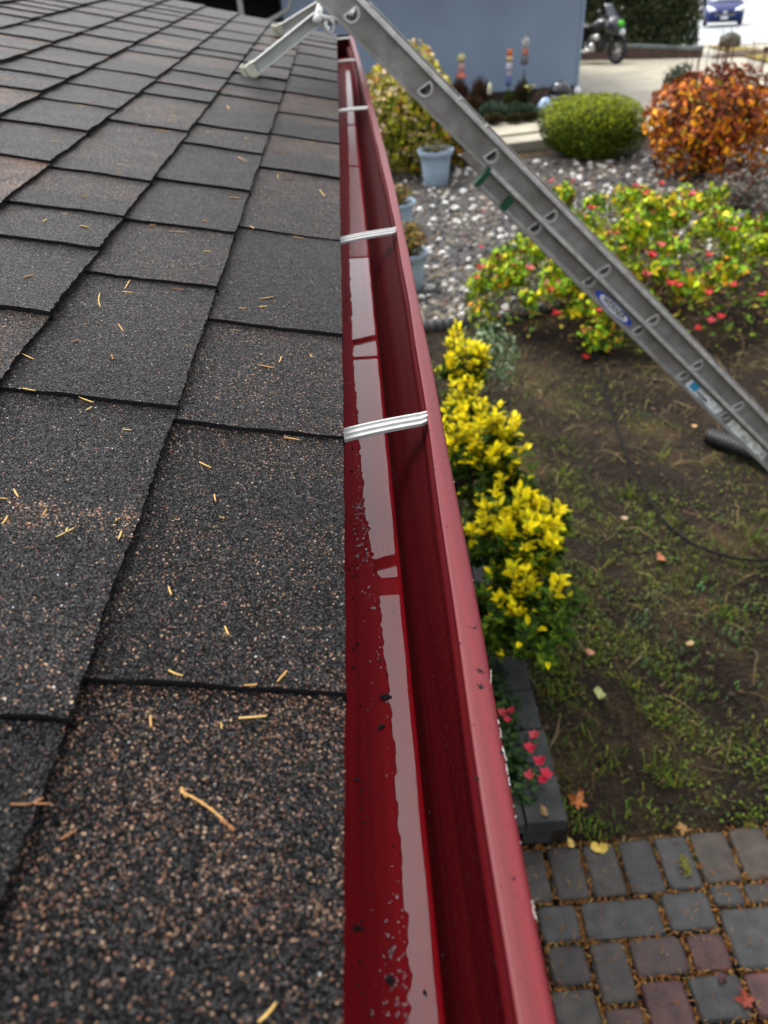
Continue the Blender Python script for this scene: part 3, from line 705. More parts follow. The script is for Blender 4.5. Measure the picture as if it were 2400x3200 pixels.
def rung(a, v, y0, y1, parent):
    g = Geo(); r = 0.0205
    o = d_shape(r); i = d_shape(r - 0.002)
    secs = [[LP(a + p[0], v + p[1], y) for p in pr] for pr, y in ((i, y1), (i, y0 - 0.004), (o, y0 - 0.004), (o, y1))]
    g.sweep(secs, closed=True)
    for yy, sg in ((y0, -1), (y1, 1)):      # swaged collars on the web
        rings = [(r + 0.0075, 0.0), (r + 0.0060, 0.0035), (r + 0.002, 0.0042), (r - 0.001, 0.004), (r - 0.002, -0.006)]
        g.sweep([[LP(a + p[0], v + p[1], yy + sg * h) for p in d_shape(rr)] for rr, h in rings], closed=True)
    return g.build('rung', M['alu_edge'], parent, smooth=False)
base_s = Geo().build('base_section', M['alu'], ladder) if False else None
def section(name, a0, a1, v0, v1, inset, first, vr, groove):
    y0, y1 = LY + inset, LY + LW - inset
    g = Geo()
    hs_ = [(first + 0.3035 * q, vr) for q in range(60) if a0 + 0.03 < first + 0.3035 * q < a1 - 0.06]
    n = rail(name, a0, a1, v0, v1, y0, -1, ladder, groove, holes=hs_)
    rail('rail', a0, a1, v0, v1, y1, 1, n, groove, holes=hs_)
    a = first
    while a < a1 - 0.06:
        if a > a0 + 0.03: rung(a, vr, y0, y1, n)
        a += 0.3035
    return n
fly = section('fly_section', -0.75, 2.95, -0.0425, 0.0505, 0.022, -0.61, 0.0, -0.034)
base = section('base_section', 0.625, 3.62, -0.0985, -0.022, 0.004, 0.5835, -0.062, -0.040)
for c in list(fly.children) + list(base.children): c.matrix_parent_inverse = Matrix.Identity(4)
g = Geo()
def strip(a0, a1, v0, v1, y, th=0.003): g.sweep([[LP(a, v0, y), LP(a, v1, y), LP(a, v1, y - th), LP(a, v0, y - th)] for a in (a0, a1)], closed=True, cap=True)
strip(0.614, 0.632, -0.101, -0.030, LY + 0.006, 0.030); g.build('end_plug', M['green_plastic'], ladder)
g = Geo(); strip(0.738, 0.760, -0.1005, -0.048, LY + 0.002, 0.022); g.build('rung_guide', M['green_plastic'], ladder)
for k, a in enumerate((0.02, 0.40, 0.52)):
    g = Geo(); strip(a, a + 0.012, 0.050, 0.0595, LY + 0.002, 0.010); g.build('bracket', M['alu_bright'], ladder)
# rope pulley side feet at the bottom
for yy in (LY - 0.01, LY + LW + 0.01):
    g = Geo(); g.box(LP(3.64, -0.075, yy), (0.06, 0.03, 0.025)); g.build('foot', M['black'], ladder, bevel=0.006)
# oval maker's decal
YB = LY + 0.004
def flat_oval(ac, vc, la, lv, y, n=36, e=1.0):
    pts = []
    for k in range(n):
        w = 2 * math.pi * k / n; c, s_ = math.cos(w), math.sin(w)
        pts.append(LP(ac + la * c, vc + lv * math.copysign(abs(s_) ** e, s_), y))
    return pts
def plate(pts, th=0.0006):
    n = len(pts); back = [(x, y + th, z) for x, y, z in pts]
    g.add(list(pts) + back, [tuple(range(n)), tuple(range(2 * n - 1, n - 1, -1))] + [(k, k + n, (k + 1) % n + n, (k + 1) % n) for k in range(n)])
g = Geo(); plate(flat_oval(1.350, -0.0690, 0.108, 0.0195, YB - 0.0012)); decal = g.build('decal', plain("decal_blue", (0.02, 0.075, 0.46), 0.4, 0.4), ladder)
g = Geo(); plate(flat_oval(1.350, -0.0690, 0.082, 0.0160, YB - 0.0018, e=0.75)); f = g.build('decal_field', plain("decal_silver", (0.80, 0.82, 0.84), 0.35, 0.5, metal=0.1), decal)
cu = bpy.data.curves.new("lettering", 'FONT'); cu.body = "WERNER"; cu.size = 0.034; cu.align_x = 'CENTER'; cu.align_y = 'CENTER'; cu.offset = 0.0006; cu.extrude = 0.0002
tmp = bpy.data.objects.new("lettering", cu); COL.objects.link(tmp)
bpy.context.view_layer.update()
me = bpy.data.meshes.new_from_object(tmp.evaluated_get(bpy.context.evaluated_depsgraph_get())); bpy.data.objects.remove(tmp)
lo = bpy.data.objects.new("lettering", me); COL.objects.link(lo); me.materials.clear(); me.materials.append(plain("letter_ink", (0.02, 0.022, 0.03), 0.5))
Rl = Matrix((( U.x, V.x, 0), (0, 0, -1), (U.z, V.z, 0))).to_4x4()
lo.matrix_world = Matrix.Translation(Vector(LP(1.350, -0.0690, YB - 0.0024))) @ Rl @ Matrix.Diagonal((0.92, 0.95, 1, 1))
mw = lo.matrix_world.copy(); lo.parent = decal; lo.matrix_parent_inverse = Matrix.Translation(-ladder.location).inverted() @ Matrix.Identity(4) if False else Matrix.Identity(4)
# a child of a part that sits at the ladder's own origin: keep the world placement
bpy.context.view_layer.update(); lo.matrix_parent_inverse = decal.matrix_world.inverted(); lo.matrix_world = mw
R = random.Random(4)
def ragged(a0, a1, v0, v1, y, jit=0.004, n=9):
    pts = []
    for k in range(n): pts.append((a0 + (a1 - a0) * k / n, v1 + R.uniform(-jit, jit * 0.2)))
    for k in range(5): pts.append((a1 + R.uniform(-jit, jit), v1 + (v0 - v1) * k / 5))
    for k in range(n): pts.append((a1 + (a0 - a1) * k / n, v0 + R.uniform(-jit * 0.2, jit)))
    for k in range(5): pts.append((a0 + R.uniform(-jit, jit), v0 + (v1 - v0) * k / 5))
    return [LP(a, v, y) for a, v in pts]
g = Geo(); plate(ragged(1.845, 2.075, -0.090, -0.050, YB - 0.001)); st = g.build('warning_sticker', plain("sticker_white", (0.66, 0.70, 0.71), 0.55, 0.3, var=0.45, scale=60), ladder)
g = Geo(); plate(ragged(1.862, 1.905, -0.082, -0.050, YB - 0.0016, 0.003)); g.build('sticker_patch', plain("sticker_blue", (0.04, 0.30, 0.55), 0.5, var=0.3, scale=80), st)
g = Geo(); plate(ragged(1.915, 1.985, -0.078, -0.068, YB - 0.0016, 0.002)); plate(ragged(1.935, 1.990, -0.085, -0.0815, YB - 0.0016, 0.001))
g.build('sticker_patch', plain("sticker_dark", (0.06, 0.075, 0.08), 0.5, var=0.4, scale=80), st)
g = Geo(); plate(ragged(2.150, 2.440, -0.091, -0.048, YB - 0.001, 0.005)); g.build('worn_sticker', plain("sticker_worn", (0.62, 0.64, 0.58), 0.6, 0.3, var=0.5, scale=45), ladder)
# stand-off (white arms that rest on the shingles)
def beam(name, P0, P1, w, h, parent, mat, wall=0.004):
    """C-shaped arm open to the lower side"""
    a = Vector(P0); b = Vector(P1); d = (b - a).normalized(); y = Vector((0, 1, 0)); n = y.cross(d).normalized()
    if n.z < 0: n = -n
    pr = [(-w, h), (w, h), (w, -h), (-w, -h), (-w, -h + wall), (w - wall, -h + wall), (w - wall, h - wall), (-w, h - wall)]
    g = Geo(); g.sweep([[tuple(p + y * q[0] + n * q[1]) for q in pr] for p in (a, b)], closed=True, cap=True)
    return g.build(name, mat, parent, bevel=0.0015), d, n
TN = at_y((992, 58), 2.36); TF = at_y((1001, 16), 3.38)
so = Geo(); so.tube([tuple(TN - np.array((0, .03, 0))), tuple(TF + np.array((0, .03, 0)))], 0.012, 10); stand = so.build('stand_off', M['cream_metal'], ladder, smooth=True)
def arm(foot_px, T_, y):
    F_ = at_y(foot_px, y)
    zr = roof_surface(F_[0], y)

    o, d, n = beam('arm', T_, F_, 0.016, 0.0165, stand, M['cream_metal'], 0.0035)
    c = Vector(F_); R3 = Matrix((d, Vector((0, 1, 0)), n)).transposed()
    g = Geo(); g.box(tuple(c + d * -0.010), (0.014, 0.0185, 0.0195), R=R3); g.build('end_block', M['rubber_pad'], stand, bevel=0.003)
    g = Geo()
    foot = [(-0.031, 0.004), (-0.030, 0.012), (-0.012, 0.016), (0.012, 0.016), (0.026, 0.012), (0.028, 0.004), (0.012, 0.006), (-0.012, 0.006)]
    g.sweep([[tuple(c + d * q[1] + n * q[0] + Vector((0, yy, 0))) for q in foot] for yy in (-0.026, 0.026)], closed=True, cap=True)
    g.build('rubber_foot', M['rubber_pad'], stand, bevel=0.003)
arm((779, 228), TN, 2.36)
arm((868, 98), TF, 3.38)
g = Geo(); P0 = at_y((988, 36), 2.40); P1 = at_y((1024, 98), 2.40)
g.tube([tuple(P0), tuple(P1)], 0.009, 8); g.build('clamp', M['cream_metal'], stand, bevel=0.002)
g = Geo(); P = at_y((1031, 82), 2.42); g.tube([tuple(P + np.array((0.011 * math.sin(w), 0, 0.016 * math.cos(w)))) for w in np.linspace(0.4, 5.6, 14)], 0.0032, 6)
g.build('hook', M['cream_metal'], stand, smooth=True)
g = Geo(); P2 = at_y((1046, 66), 2.55); g.tube([tuple(TN), tuple(P2)], 0.011, 8); g.build('bracket', M['alu'], stand, smooth=True)

# ================================================================== ground
def sheet(name, pts, z, mat, kind='structure', label=None, th=0.0):
    g = Geo(); n = len(pts)
    if th:
        g.add([(x, y, z) for x, y in pts] + [(x, y, z - th) for x, y in pts], [tuple(range(n))] + [(k, k + n, (k + 1) % n + n, (k + 1) % n) for k in range(n)])
    else: g.add([(x, y, z) for x, y in pts], [tuple(range(n))])
    o = g.build(name, mat); tag(o, label, None, None, kind); return o
# one sheet to the horizon, fine and lumpy in the garden
g = Geo()
def lump(x, y):
    return 0.010 * (math.sin(x * 5.1 + 1) * math.cos(y * 4.3) + math.sin(x * 11 + y * 7) * 0.5 + math.cos(y * 13 - x * 9) * 0.4)
xs = [-400, -150, -60, -20, -8, -3] + list(np.arange(-1, 7.0, 0.07)) + [7.5, 9, 12, 18, 26, 40, 80, 200, 400]
ys = [-400, -100, -20, -5, -1] + list(np.arange(0, 9.0, 0.07)) + [9.6, 11, 13, 15, 18, 22, 28, 34, 40, 46, 60, 120, 400]
for y in ys:
    for x in xs:
        inside = -0.9 < x < 6.8 and 1.46 < y < 8.9
        g.v.append((x, y, terrain(y) - 0.02 + (0.018 + lump(x, y) + random.gauss(0, 0.004) if inside else (-0.02 if y < 1.45 else 0)))); g.c.append((1, 1, 1))
nx_ = len(xs)
g.f = [(j * nx_ + i, j * nx_ + i + 1, (j + 1) * nx_ + i + 1, (j + 1) * nx_ + i) for j in range(len(ys) - 1) for i in range(nx_ - 1)]; g.mi = [0] * len(g.f)
tag(g.build('ground', M['soil'], smooth=True, fixn=False), "dark wet garden soil between the house and the gravel bed", None, None, 'structure')

# ---- pavers
PV = [(-.02, .11, 1.19, 1.385, 0), (.13, .255, 1.19, 1.385, 0), (.27, .385, 1.185, 1.38, 0), (.40, .515, 1.185, 1.378, 0), (.53, .65, 1.185, 1.376, 0), (.665, .785, 1.185, 1.378, 0), (.80, .925, 1.185, 1.38, 1), (.94, 1.06, 1.19, 1.385, 1), (1.076, 1.21, 1.205, 1.392, 2), (1.226, 1.36, 1.205, 1.396, 2), (1.376, 1.51, 1.205, 1.40, 1), (1.525, 1.66, 1.205, 1.40, 0),
      (.45, .582, 1.05, 1.168, 1), (.604, .875, 1.045, 1.17, 1), (.892, 1.058, 1.055, 1.182, 1), (1.076, 1.182, 1.125, 1.193, 1), (1.197, 1.33, 1.125, 1.193, 0), (1.076, 1.285, .925, 1.112, 1), (1.30, 1.45, .98, 1.112, 0), (1.345, 1.47, 1.125, 1.193, 0),
      (.455, .582, .915, 1.036, 0), (.60, .718, .855, 1.034, 0), (.735, .914, .925, 1.04, 3), (.932, 1.058, .928, 1.042, 4),
      (.435, .58, .785, .90, 0), (.596, .718, .735, .842, 5), (.734, .876, .745, .910, 4), (.893, 1.058, .785, .912, 1), (1.076, 1.20, .785, .910, 4), (1.215, 1.40, .785, .910, 0), (1.30, 1.46, .925, .965, 0)]
PCOL = [(0.025, 0.0212, 0.0175), (0.0225, 0.0222, 0.0210), (0.038, 0.029, 0.021), (0.030, 0.0175, 0.0160), (0.040, 0.0145, 0.0130), (0.033, 0.016, 0.0135)]
R = random.Random(8)
for r in range(9):                           # the rest of the path, out of the picture
    y1 = 0.725 - r * 0.135; x = -0.3 + R.uniform(0, .1)
    while x < 1.9:
        w = R.choice((.115, .13, .17, .23)); 
        PV.append((x, x + w, y1 - 0.12, y1, R.choice((0, 1, 1, 3, 4)))); x += w + 0.016
for r in range(4):
    y1 = 1.18 - r * .13; x = 1.475
    while x < 2.4: PV.append((x, x + .15, y1 - .115, y1, R.choice((0, 1, 4)))); x += .166
    x = -0.3
    while x < 0.4: PV.append((x, min(x + .13, .43), y1 - .115, y1, R.choice((0, 1, 4)))); x += .146
g = Geo()
def paver(x0, x1, y0, y1, col, g):
    cx, cy = (x0 + x1) / 2, (y0 + y1) / 2; hx, hy = (x1 - x0) / 2, (y1 - y0) / 2
    def ring(ins, z, j):
        pts = []; r = min(0.022, hx * .4, hy * .4)
        for sx, sy, a0 in ((1, 1, 0), (-1, 1, 90), (-1, -1, 180), (1, -1, 270)):
            for k in range(4):
                a = rad(a0 + k * 30)
                pts.append((cx + sx * (hx - ins - r) + r * math.cos(a) + R.uniform(-j, j), cy + sy * (hy - ins - r) + r * math.sin(a) + R.uniform(-j, j), z))
        return pts
    dz = R.uniform(-0.003, 0.003); tl = R.uniform(-.004, .004)
    secs = [ring(0, G - 0.03, .001), ring(0.001, G + 0.006 + dz, .0025), ring(0.007, G + 0.013 + dz, .002), ring(0.014, G + 0.0150 + dz, .002)]
    g.sweep(secs, closed=True, col=col)
    g.add(secs[-1], [tuple(range(16))], col=col)
for x0, x1, y0, y1, c in PV:
    k = R.uniform(0.8, 1.2); paver(x0 - .003, x1 + .003, y0 - .003, y1 + .003, tuple(q * k for q in PCOL[c]), g)
tag(g.build('paved_path', M['paver'], smooth=False, color=True, fixn=False, bevel=0.0), "path of tumbled grey and reddish concrete cobbles", None, None, 'structure')
# orange cedar litter in the paver joints and on the stones
g = Geo(); R = random.Random(12)
LITC = [(0.22, 0.08, 0.014), (0.28, 0.13, 0.03), (0.13, 0.045, 0.010), (0.30, 0.18, 0.06), (0.07, 0.05, 0.014)]
def needle(x, y, z, L, col, w=0.0015):
    a = R.uniform(0, 6.28); c, s_ = math.cos(a), math.sin(a); b = R.uniform(-.3, .3) * L
    p0 = (x - c * L / 2, y - s_ * L / 2, z); pm = (x - s_ * b, y + c * b, z + w + 0.001); p1 = (x + c * L / 2, y + s_ * L / 2, z)
    g.tube([p0, pm, p1], [w * .6, w, w * .5], 4, col=col)
for x0, x1, y0, y1, c in PV[:31]:
    per = 2 * (x1 - x0 + y1 - y0)
    for k in range(int(per * 125)):
        e = R.randrange(4); t = R.random()
        if e < 2: x = x0 + t * (x1 - x0); y = (y0 - 0.008, y1 + 0.008)[e]
        else: y = y0 + t * (y1 - y0); x = (x0 - 0.008, x1 + 0.008)[e - 2]
        needle(x + R.gauss(0, .005), y + R.gauss(0, .005), G + R.uniform(-0.005, 0.014), R.uniform(.010, .028), R.choice(LITC), R.uniform(.001, .0022))
    for k in range(9): needle(R.uniform(x0, x1), R.uniform(y0, y1), G + 0.0175, R.uniform(.010, .026), R.choice(LITC), 0.0012)
tag(g.build('cedar_litter', M['dull'], color=True, fixn=False), "orange cedar litter caught in the joints of the cobbles", None, None, 'stuff')

# ---- neighbour's drive, street, verge
def drape(name, pts, lift, mat, label, kind='structure'):
    """sheet laid on the terrain; pts in plan, cut along the breaks of the slope"""
    bm = bmesh.new(); f = bm.faces.new([bm.verts.new((x, y, 0)) for x, y in pts])
    for yb in (18, 46):
        bmesh.ops.bisect_plane(bm, geom=bm.verts[:] + bm.edges[:] + bm.faces[:], plane_co=(0, yb, 0), plane_no=(0, 1, 0))
    for v in bm.verts: v.co.z = terrain(v.co.y) + lift
    bmesh.ops.recalc_face_normals(bm, faces=bm.faces)
    me = bpy.data.meshes.new(name); bm.to_mesh(me); bm.free(); me.materials.append(mat)
    o = bpy.data.objects.new(name, me); COL.objects.link(o); return tag(o, label, None, None, kind)
def gp(x, y): P = at_ground((x, y)); return (P[0], P[1])
drape('driveway', [(4.0, 12.9), (12.5, 12.9), (16.5, 24.0), (14, 33), (4.0, 33)], 0.02, M['concrete'], "beige concrete driveway beside the blue grey house")
a, b = gp(2180, 150), gp(2400, 190)
drape('street', [(-60, 34.5), (9.5, 33.5), (14.2, 31.5), (60, 20.5), (90, 60), (-60, 75)], 0.035, M['street'], "pale wet street where the blue car is parked")
drape('sidewalk', [(6, 27.5), (11.3, 27.4), (30, 18.5), (60, 14), (60, 20.3), (14.1, 31.3), (9.5, 33.3), (6, 33.3)], 0.045, M['sidewalk'], "pale wet sidewalk and drive apron by the street")
vg = [gp(2205, 151), gp(2245, 148), gp(2300, 150), gp(2400, 163), gp(2460, 175), gp(2460, 225), gp(2400, 203), gp(2330, 184), gp(2270, 166)]
drape('verge', vg, 0.065, plain("verge_grass", (0.17, 0.13, 0.02), 0.8, 0.2, var=0.5, scale=1.2), "yellowing grass verge between sidewalk and street")
# raised concrete walk in front of the neighbour's bed
g = Geo()
W0 = at((1560, 452), G + .12)[:2]; W1 = at((1700, 434), G + .12)[:2]; dirw = (W1 - W0) / np.linalg.norm(W1 - W0); nrm = np.array((-dirw[1], dirw[0]))
A0 = W0 - dirw * 4; B0 = W1 + dirw * 1.2
_bf = at((1600, 376), G + .18)[:2]; PD = float(np.dot(_bf - W0, nrm))
for d0, d1, z1 in ((0, 0.42, G + 0.12), (0.42, PD + .05, G + 0.16)):
    q = [A0 + nrm * d0, B0 + nrm * d0, B0 + nrm * d1, A0 + nrm * d1]
    g.add([(p[0], p[1], G - 0.05) for p in q] + [(p[0], p[1], z1) for p in q], [(0, 1, 5, 4), (1, 2, 6, 5), (2, 3, 7, 6), (3, 0, 4, 7), (4, 5, 6, 7)])
tag(g.build('path', M['concrete'], bevel=0.015), "stepped beige concrete walk in front of the neighbour's flower bed", None, None, 'structure')

# ================================================================== gravel bed
GA = at((1335, 1030), G); GB = at((1560, 1008), G)
EDGE = [(-0.6, 6.05), (GA[0], GA[1]), (GB[0], GB[1]), (2.0, 6.35), (3.0, 6.7), (3.9, 6.95), (5.2, 7.2), (7.5, 7.4)]
def bed_front(x): return interp([p[0] for p in EDGE], [p[1] for p in EDGE], x)
g = Geo(); R = random.Random(31)
nn = 50; bedz = G + 0.05
for k in range(nn + 1):
    x = -0.6 + 8.1 * k / nn
    for yy in (bed_front(x), (bed_front(x) + 11.6) / 2, 11.6): g.v.append((x, yy, bedz - 0.012)); g.c.append((0.035, 0.033, 0.032))
g.f = [(k * 3 + j, (k + 1) * 3 + j, (k + 1) * 3 + j + 1, k * 3 + j + 1) for k in range(nn) for j in range(2)]; g.mi = [0] * len(g.f)
GC = [(0.026, 0.025, 0.023), (0.046, 0.044, 0.040), (0.085, 0.078, 0.064), (0.13, 0.10, 0.062), (0.15, 0.125, 0.085), (0.015, 0.015, 0.0155), (0.11, 0.062, 0.042), (0.20, 0.175, 0.14)]
def pebble(x, y, r, col):
    sx, sy = r * R.uniform(.7, 1.3), r * R.uniform(.7, 1.3); h = r * R.uniform(.5, .8); a = R.uniform(0, 6)
    ring = [(x + sx * math.cos(a + k * 1.047) * R.uniform(.8, 1.1), y + sy * math.sin(a + k * 1.047) * R.uniform(.8, 1.1), bedz - 0.012 + h * .5) for k in range(6)]
    top = [(x + (p[0] - x) * .55, y + (p[1] - y) * .55, bedz - 0.012 + h * R.uniform(1.0, 1.3)) for p in ring]
    low = [(p[0], p[1], bedz - 0.03) for p in ring]
    g.sweep([low, ring, top], closed=True, col=col); g.add(top, [tuple(range(6))], col=col)
for k in range(9500):
    x = R.uniform(0.1, 6.6); y = bed_front(x) + 0.03 + R.random() ** 1.35 * (11.4 - bed_front(x))
    pebble(x, y, R.uniform(.012, .030), R.choice(GC if math.sin(x * 4.1) * math.sin(y * 3.3 + x) > -.25 else GC[:3] + GC[5:6]))
for k in range(900):
    x = R.uniform(0.1, 6.6); y = bed_front(x) + 0.04 + R.random() ** 1.2 * (11.4 - bed_front(x))
    pebble(x, y, R.uniform(.020, .050), R.choice(((0.34, 0.33, 0.30), (0.42, 0.41, 0.38), (0.27, 0.25, 0.21))))
tag(g.build('gravel', by_attr("gravel_stone", 0.6, 0.18, 0.3, 40), color=True, fixn=False), "grey gravel mixed with white stones around the potted plants", None, None, 'stuff')
# corrugated edging strip
g = Geo(); secs = []
for k in range(420):
    x = 0.25 + 1.9 * k / 419; w = 0.011 * math.sin((x - .25) * 2 * math.pi / 0.068)
    y = bed_front(x) - 0.02 + w; secs.append([(x, y, G - 0.05), (x, y, G + 0.095), (x, y + 0.003, G + 0.095), (x, y + 0.003, G - 0.05)])
g.sweep(secs, closed=True, cap=True)
tag(g.build('corrugated_edging', M['steel'], smooth=True), "wavy corrugated metal edging strip along the front of the gravel bed", "edging")

# ================================================================== foliage
def leaf_mesh(n, place, size, colour, fold=0.25, ratio=0.55):
    """n leaves as bent kites; place() -> points, outward normals; colour(points, normals, u) -> rgb"""
    P, N = place(n); n = len(P)
    u = rng.random(n)
    T = rng.normal(size=(n, 3)); T -= (T * N).sum(1)[:, None] * N * 0.55; T /= np.linalg.norm(T, axis=1)[:, None] + 1e-9
    B = np.cross(N + rng.normal(scale=0.5, size=(n, 3)), T); B /= np.linalg.norm(B, axis=1)[:, None] + 1e-9
    NN = np.cross(T, B)
    L = (size * (0.6 + 0.8 * rng.random(n)))[:, None]
    v0 = P - T * L * 0.5; v2 = P + T * L * 0.5 - NN * L * fold * 0.5
    v1 = P + B * L * ratio * 0.5 + NN * L * fold * 0.3 - T * L * 0.05; v3 = P - B * L * ratio * 0.5 + NN * L * fold * 0.3 - T * L * 0.05
    V_ = np.stack([v0, v1, v2, v3], 1).reshape(-1, 3)
    Fq = [(4 * i, 4 * i + 1, 4 * i + 2, 4 * i + 3) for i in range(n)]
    Ft = [f for a in Fq for f in ((a[0], a[1], a[2]), (a[0], a[2], a[3]))]
    C = np.repeat(colour(P, N, u), 4, axis=0)
    return V_, Ft, C
def leaf_object(name, data, mat, parent=None, kind=None):
    V_, Ft, C = data
    me = bpy.data.meshes.new(name); me.from_pydata(V_.tolist(), [], Ft)
    a = me.color_attributes.new("Col", 'FLOAT_COLOR', 'POINT'); a.data.foreach_set('color', np.c_[C, np.ones(len(C))].astype(np.float32).ravel())
    me.materials.append(mat); o = bpy.data.objects.new(name, me); COL.objects.link(o)
    if parent is not None: o.parent = parent; o.matrix_parent_inverse = Matrix.Translation(-parent.location)
    if kind: o['kind'] = kind
    return o
def merge(ds):
    Vs, Fs, Cs = [], [], []; b = 0
    for V_, F_, C in ds:
        Vs.append(V_); Cs.append(C); Fs += [tuple(b + i for i in f) for f in F_]; b += len(V_)
    return np.concatenate(Vs), Fs, np.concatenate(Cs)
def blob(c, r, e=1.0, shell=0.35, lumps=10, amp=0.18, seed=0, cut=-0.75):
    """sampler: leaves through the outer part of a lumpy (super)ellipsoid"""
    q = np.random.default_rng(seed); dirs = q.normal(size=(lumps, 3)); dirs /= np.linalg.norm(dirs, axis=1)[:, None]; am = q.uniform(-amp, amp, lumps)
    c = np.array(c, float); r = np.array(r, float)
    def place(n):
        d = rng.normal(size=(int(n * 1.4), 3)); d /= np.linalg.norm(d, axis=1)[:, None]; d = d[d[:, 2] > cut][:n]
        k = (np.abs(d) ** (2 / e)).sum(1) ** (-e / 2) if e != 1.0 else np.ones(len(d))
        lum = 1 + (am[None, :] * np.exp(8 * (d @ dirs.T - 1))).sum(1)
        rr = k * lum * (1 - shell * rng.random(len(d)) ** 1.6)
        P = c + d * r * rr[:, None]; N = d / r; N /= np.linalg.norm(N, axis=1)[:, None]
        return P, N
    return place
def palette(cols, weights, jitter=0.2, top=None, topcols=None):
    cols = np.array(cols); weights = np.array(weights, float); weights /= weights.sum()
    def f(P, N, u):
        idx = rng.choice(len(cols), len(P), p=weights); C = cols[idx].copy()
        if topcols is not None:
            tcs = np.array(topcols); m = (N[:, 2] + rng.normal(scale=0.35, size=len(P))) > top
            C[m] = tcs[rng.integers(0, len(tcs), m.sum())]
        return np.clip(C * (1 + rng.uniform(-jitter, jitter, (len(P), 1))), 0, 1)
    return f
def stems(c, r, n, rad_=0.008, base_z=None, name='stem', parent=None, mat=None, seed=1):
    R = random.Random(seed); g = Geo(); bz = base_z if base_z is not None else c[2] - r[2]
    for k in range(n):
        a = R.uniform(0, 6.28); f = R.uniform(.3, .9); q = R.uniform(0.2, .9)
        x1, y1, z1 = c[0] + math.cos(a) * r[0] * f, c[1] + math.sin(a) * r[1] * f, c[2] + r[2] * q * (1 - f * .5)
        x0, y0 = c[0] + math.cos(a) * .06 * r[0], c[1] + math.sin(a) * .06 * r[1]
        g.tube([(x0, y0, bz), ((x0 * .6 + x1 * .4), (y0 * .6 + y1 * .4), bz * .5 + z1 * .5), (x1, y1, z1)], [rad_, rad_ * .7, rad_ * .3], 5)
    return g.build(name, mat or M['stem'], parent, smooth=True, fixn=False)

# ---- golden euonymus shrubs below the eave
YEL = [(0.76, 0.62, 0.003), (0.68, 0.54, 0.003), (0.80, 0.66, 0.01), (0.48, 0.46, 0.006)]
GRN = [(0.03, 0.07, 0.006), (0.06, 0.11, 0.008), (0.015, 0.04, 0.006), (0.12, 0.18, 0.012)]
def leaves_at(P, T, N, L, C, ratio=.5, fold=.25):
    """pointed oval leaves with a crease along the midrib"""
    T = T / (np.linalg.norm(T, axis=1)[:, None] + 1e-9); N = N - (N * T).sum(1)[:, None] * T; N /= np.linalg.norm(N, axis=1)[:, None] + 1e-9
    B = np.cross(T, N); L = L[:, None]; w = ratio * .5
    pts = [P, P + T * L * .3 + B * L * w * .9 + N * L * fold * .35, P + T * L * .68 + B * L * w * .75 + N * L * fold * .22, P + T * L - N * L * .10, P + T * L * .68 - B * L * w * .75 + N * L * fold * .22, P + T * L * .3 - B * L * w * .9 + N * L * fold * .35]
    V_ = np.stack(pts, 1).reshape(-1, 3); n = len(P)
    Fs = [f for i in range(n) for f in ((6 * i, 6 * i + 1, 6 * i + 2, 6 * i + 3), (6 * i, 6 * i + 3, 6 * i + 4, 6 * i + 5))]
    return V_, Fs, np.repeat(C, 6, axis=0)
def golden(px_c, z, rp, rz, label, topv, n, seed, fl=0.045, reach=1.0):
    """upright shoots with whorls of leaves; the youngest leaves at the tips are yellow"""
    C = at(px_c, z); m = ppm(C); r = np.array((rp[0] / m * 1.12, rp[1] / m * 1.2, rz)); q = np.random.default_rng(seed)
    t = empty('euonymus_shrub', (C[0], C[1], G), label, "shrub", "golden shrubs in the planter under the gutter")
    P, T, N, L, K = [], [], [], [], []; g = Geo(); ns = n // 34
    Y_ = np.array(YEL); G_ = np.array(GRN)
    for k in range(ns):
        d = q.normal(size=3); d[2] = abs(d[2]) * 1.1 - .35; d /= np.linalg.norm(d)
        e = C + d * r * q.uniform(.45, 1.18) * reach + np.array((0, 0, .06 * q.random())); s0 = C + d * r * .12 - np.array((0, 0, r[2] * .7))
        mid = (s0 + e) / 2 + np.array((d[0], d[1], 0)) * r * .18
        g.tube([tuple(s0), tuple(mid), tuple(e)], [.006, .004, .0015], 5)
        nl = int(34 * q.uniform(.6, 1.4)); tt = .38 + .66 * q.random(nl) ** .75; ax = e - mid; ax /= np.linalg.norm(ax) + 1e-9
        p = np.where(tt[:, None] < .5, s0 + (mid - s0) * (tt[:, None] * 2), mid + (e - mid) * ((tt[:, None] - .5) * 2))
        rd = q.normal(size=(nl, 3)); rd -= (rd @ ax)[:, None] * ax; rd /= np.linalg.norm(rd, axis=1)[:, None] + 1e-9
        up = ax[None] * (.25 + .7 * tt[:, None] ** 2) + rd * .9
        P.append(p + rd * .004); T.append(up); N.append(ax[None] - rd * .35 + np.array((0, 0, .7))[None] + q.normal(scale=.25, size=(nl, 3)))
        L.append(fl * q.uniform(.40, 1.25, nl) * (1.05 - .35 * np.clip(tt - .8, 0, 1) * 3))
        yl = (tt + q.normal(scale=.12, size=nl) > .73 + (0 if d[2] > topv else .40)); c = G_[q.integers(0, len(G_), nl)]; c[yl] = Y_[q.integers(0, len(Y_), yl.sum())]
        K.append(c * q.uniform(.75, 1.2, (nl, 1)))
    leaf_object('foliage', leaves_at(np.concatenate(P), np.concatenate(T), np.concatenate(N), np.concatenate(L), np.clip(np.concatenate(K), 0, .85), .52), M['leaf'], t)
    for k in range(5): g.tube([(C[0] + .02 * k - .04, C[1] + .015 * k, G), tuple(C - np.array((0, 0, r[2] * .6)))], [.010, .007], 5)
    g.build('stem', M['stem'], t, smooth=True, fixn=False)
    return t
golden((1442, 1150), -1.72, (66, 70), .19, "tallest golden yellow shrub beside the pale variegated one", -.15, 1700, 3, .046)
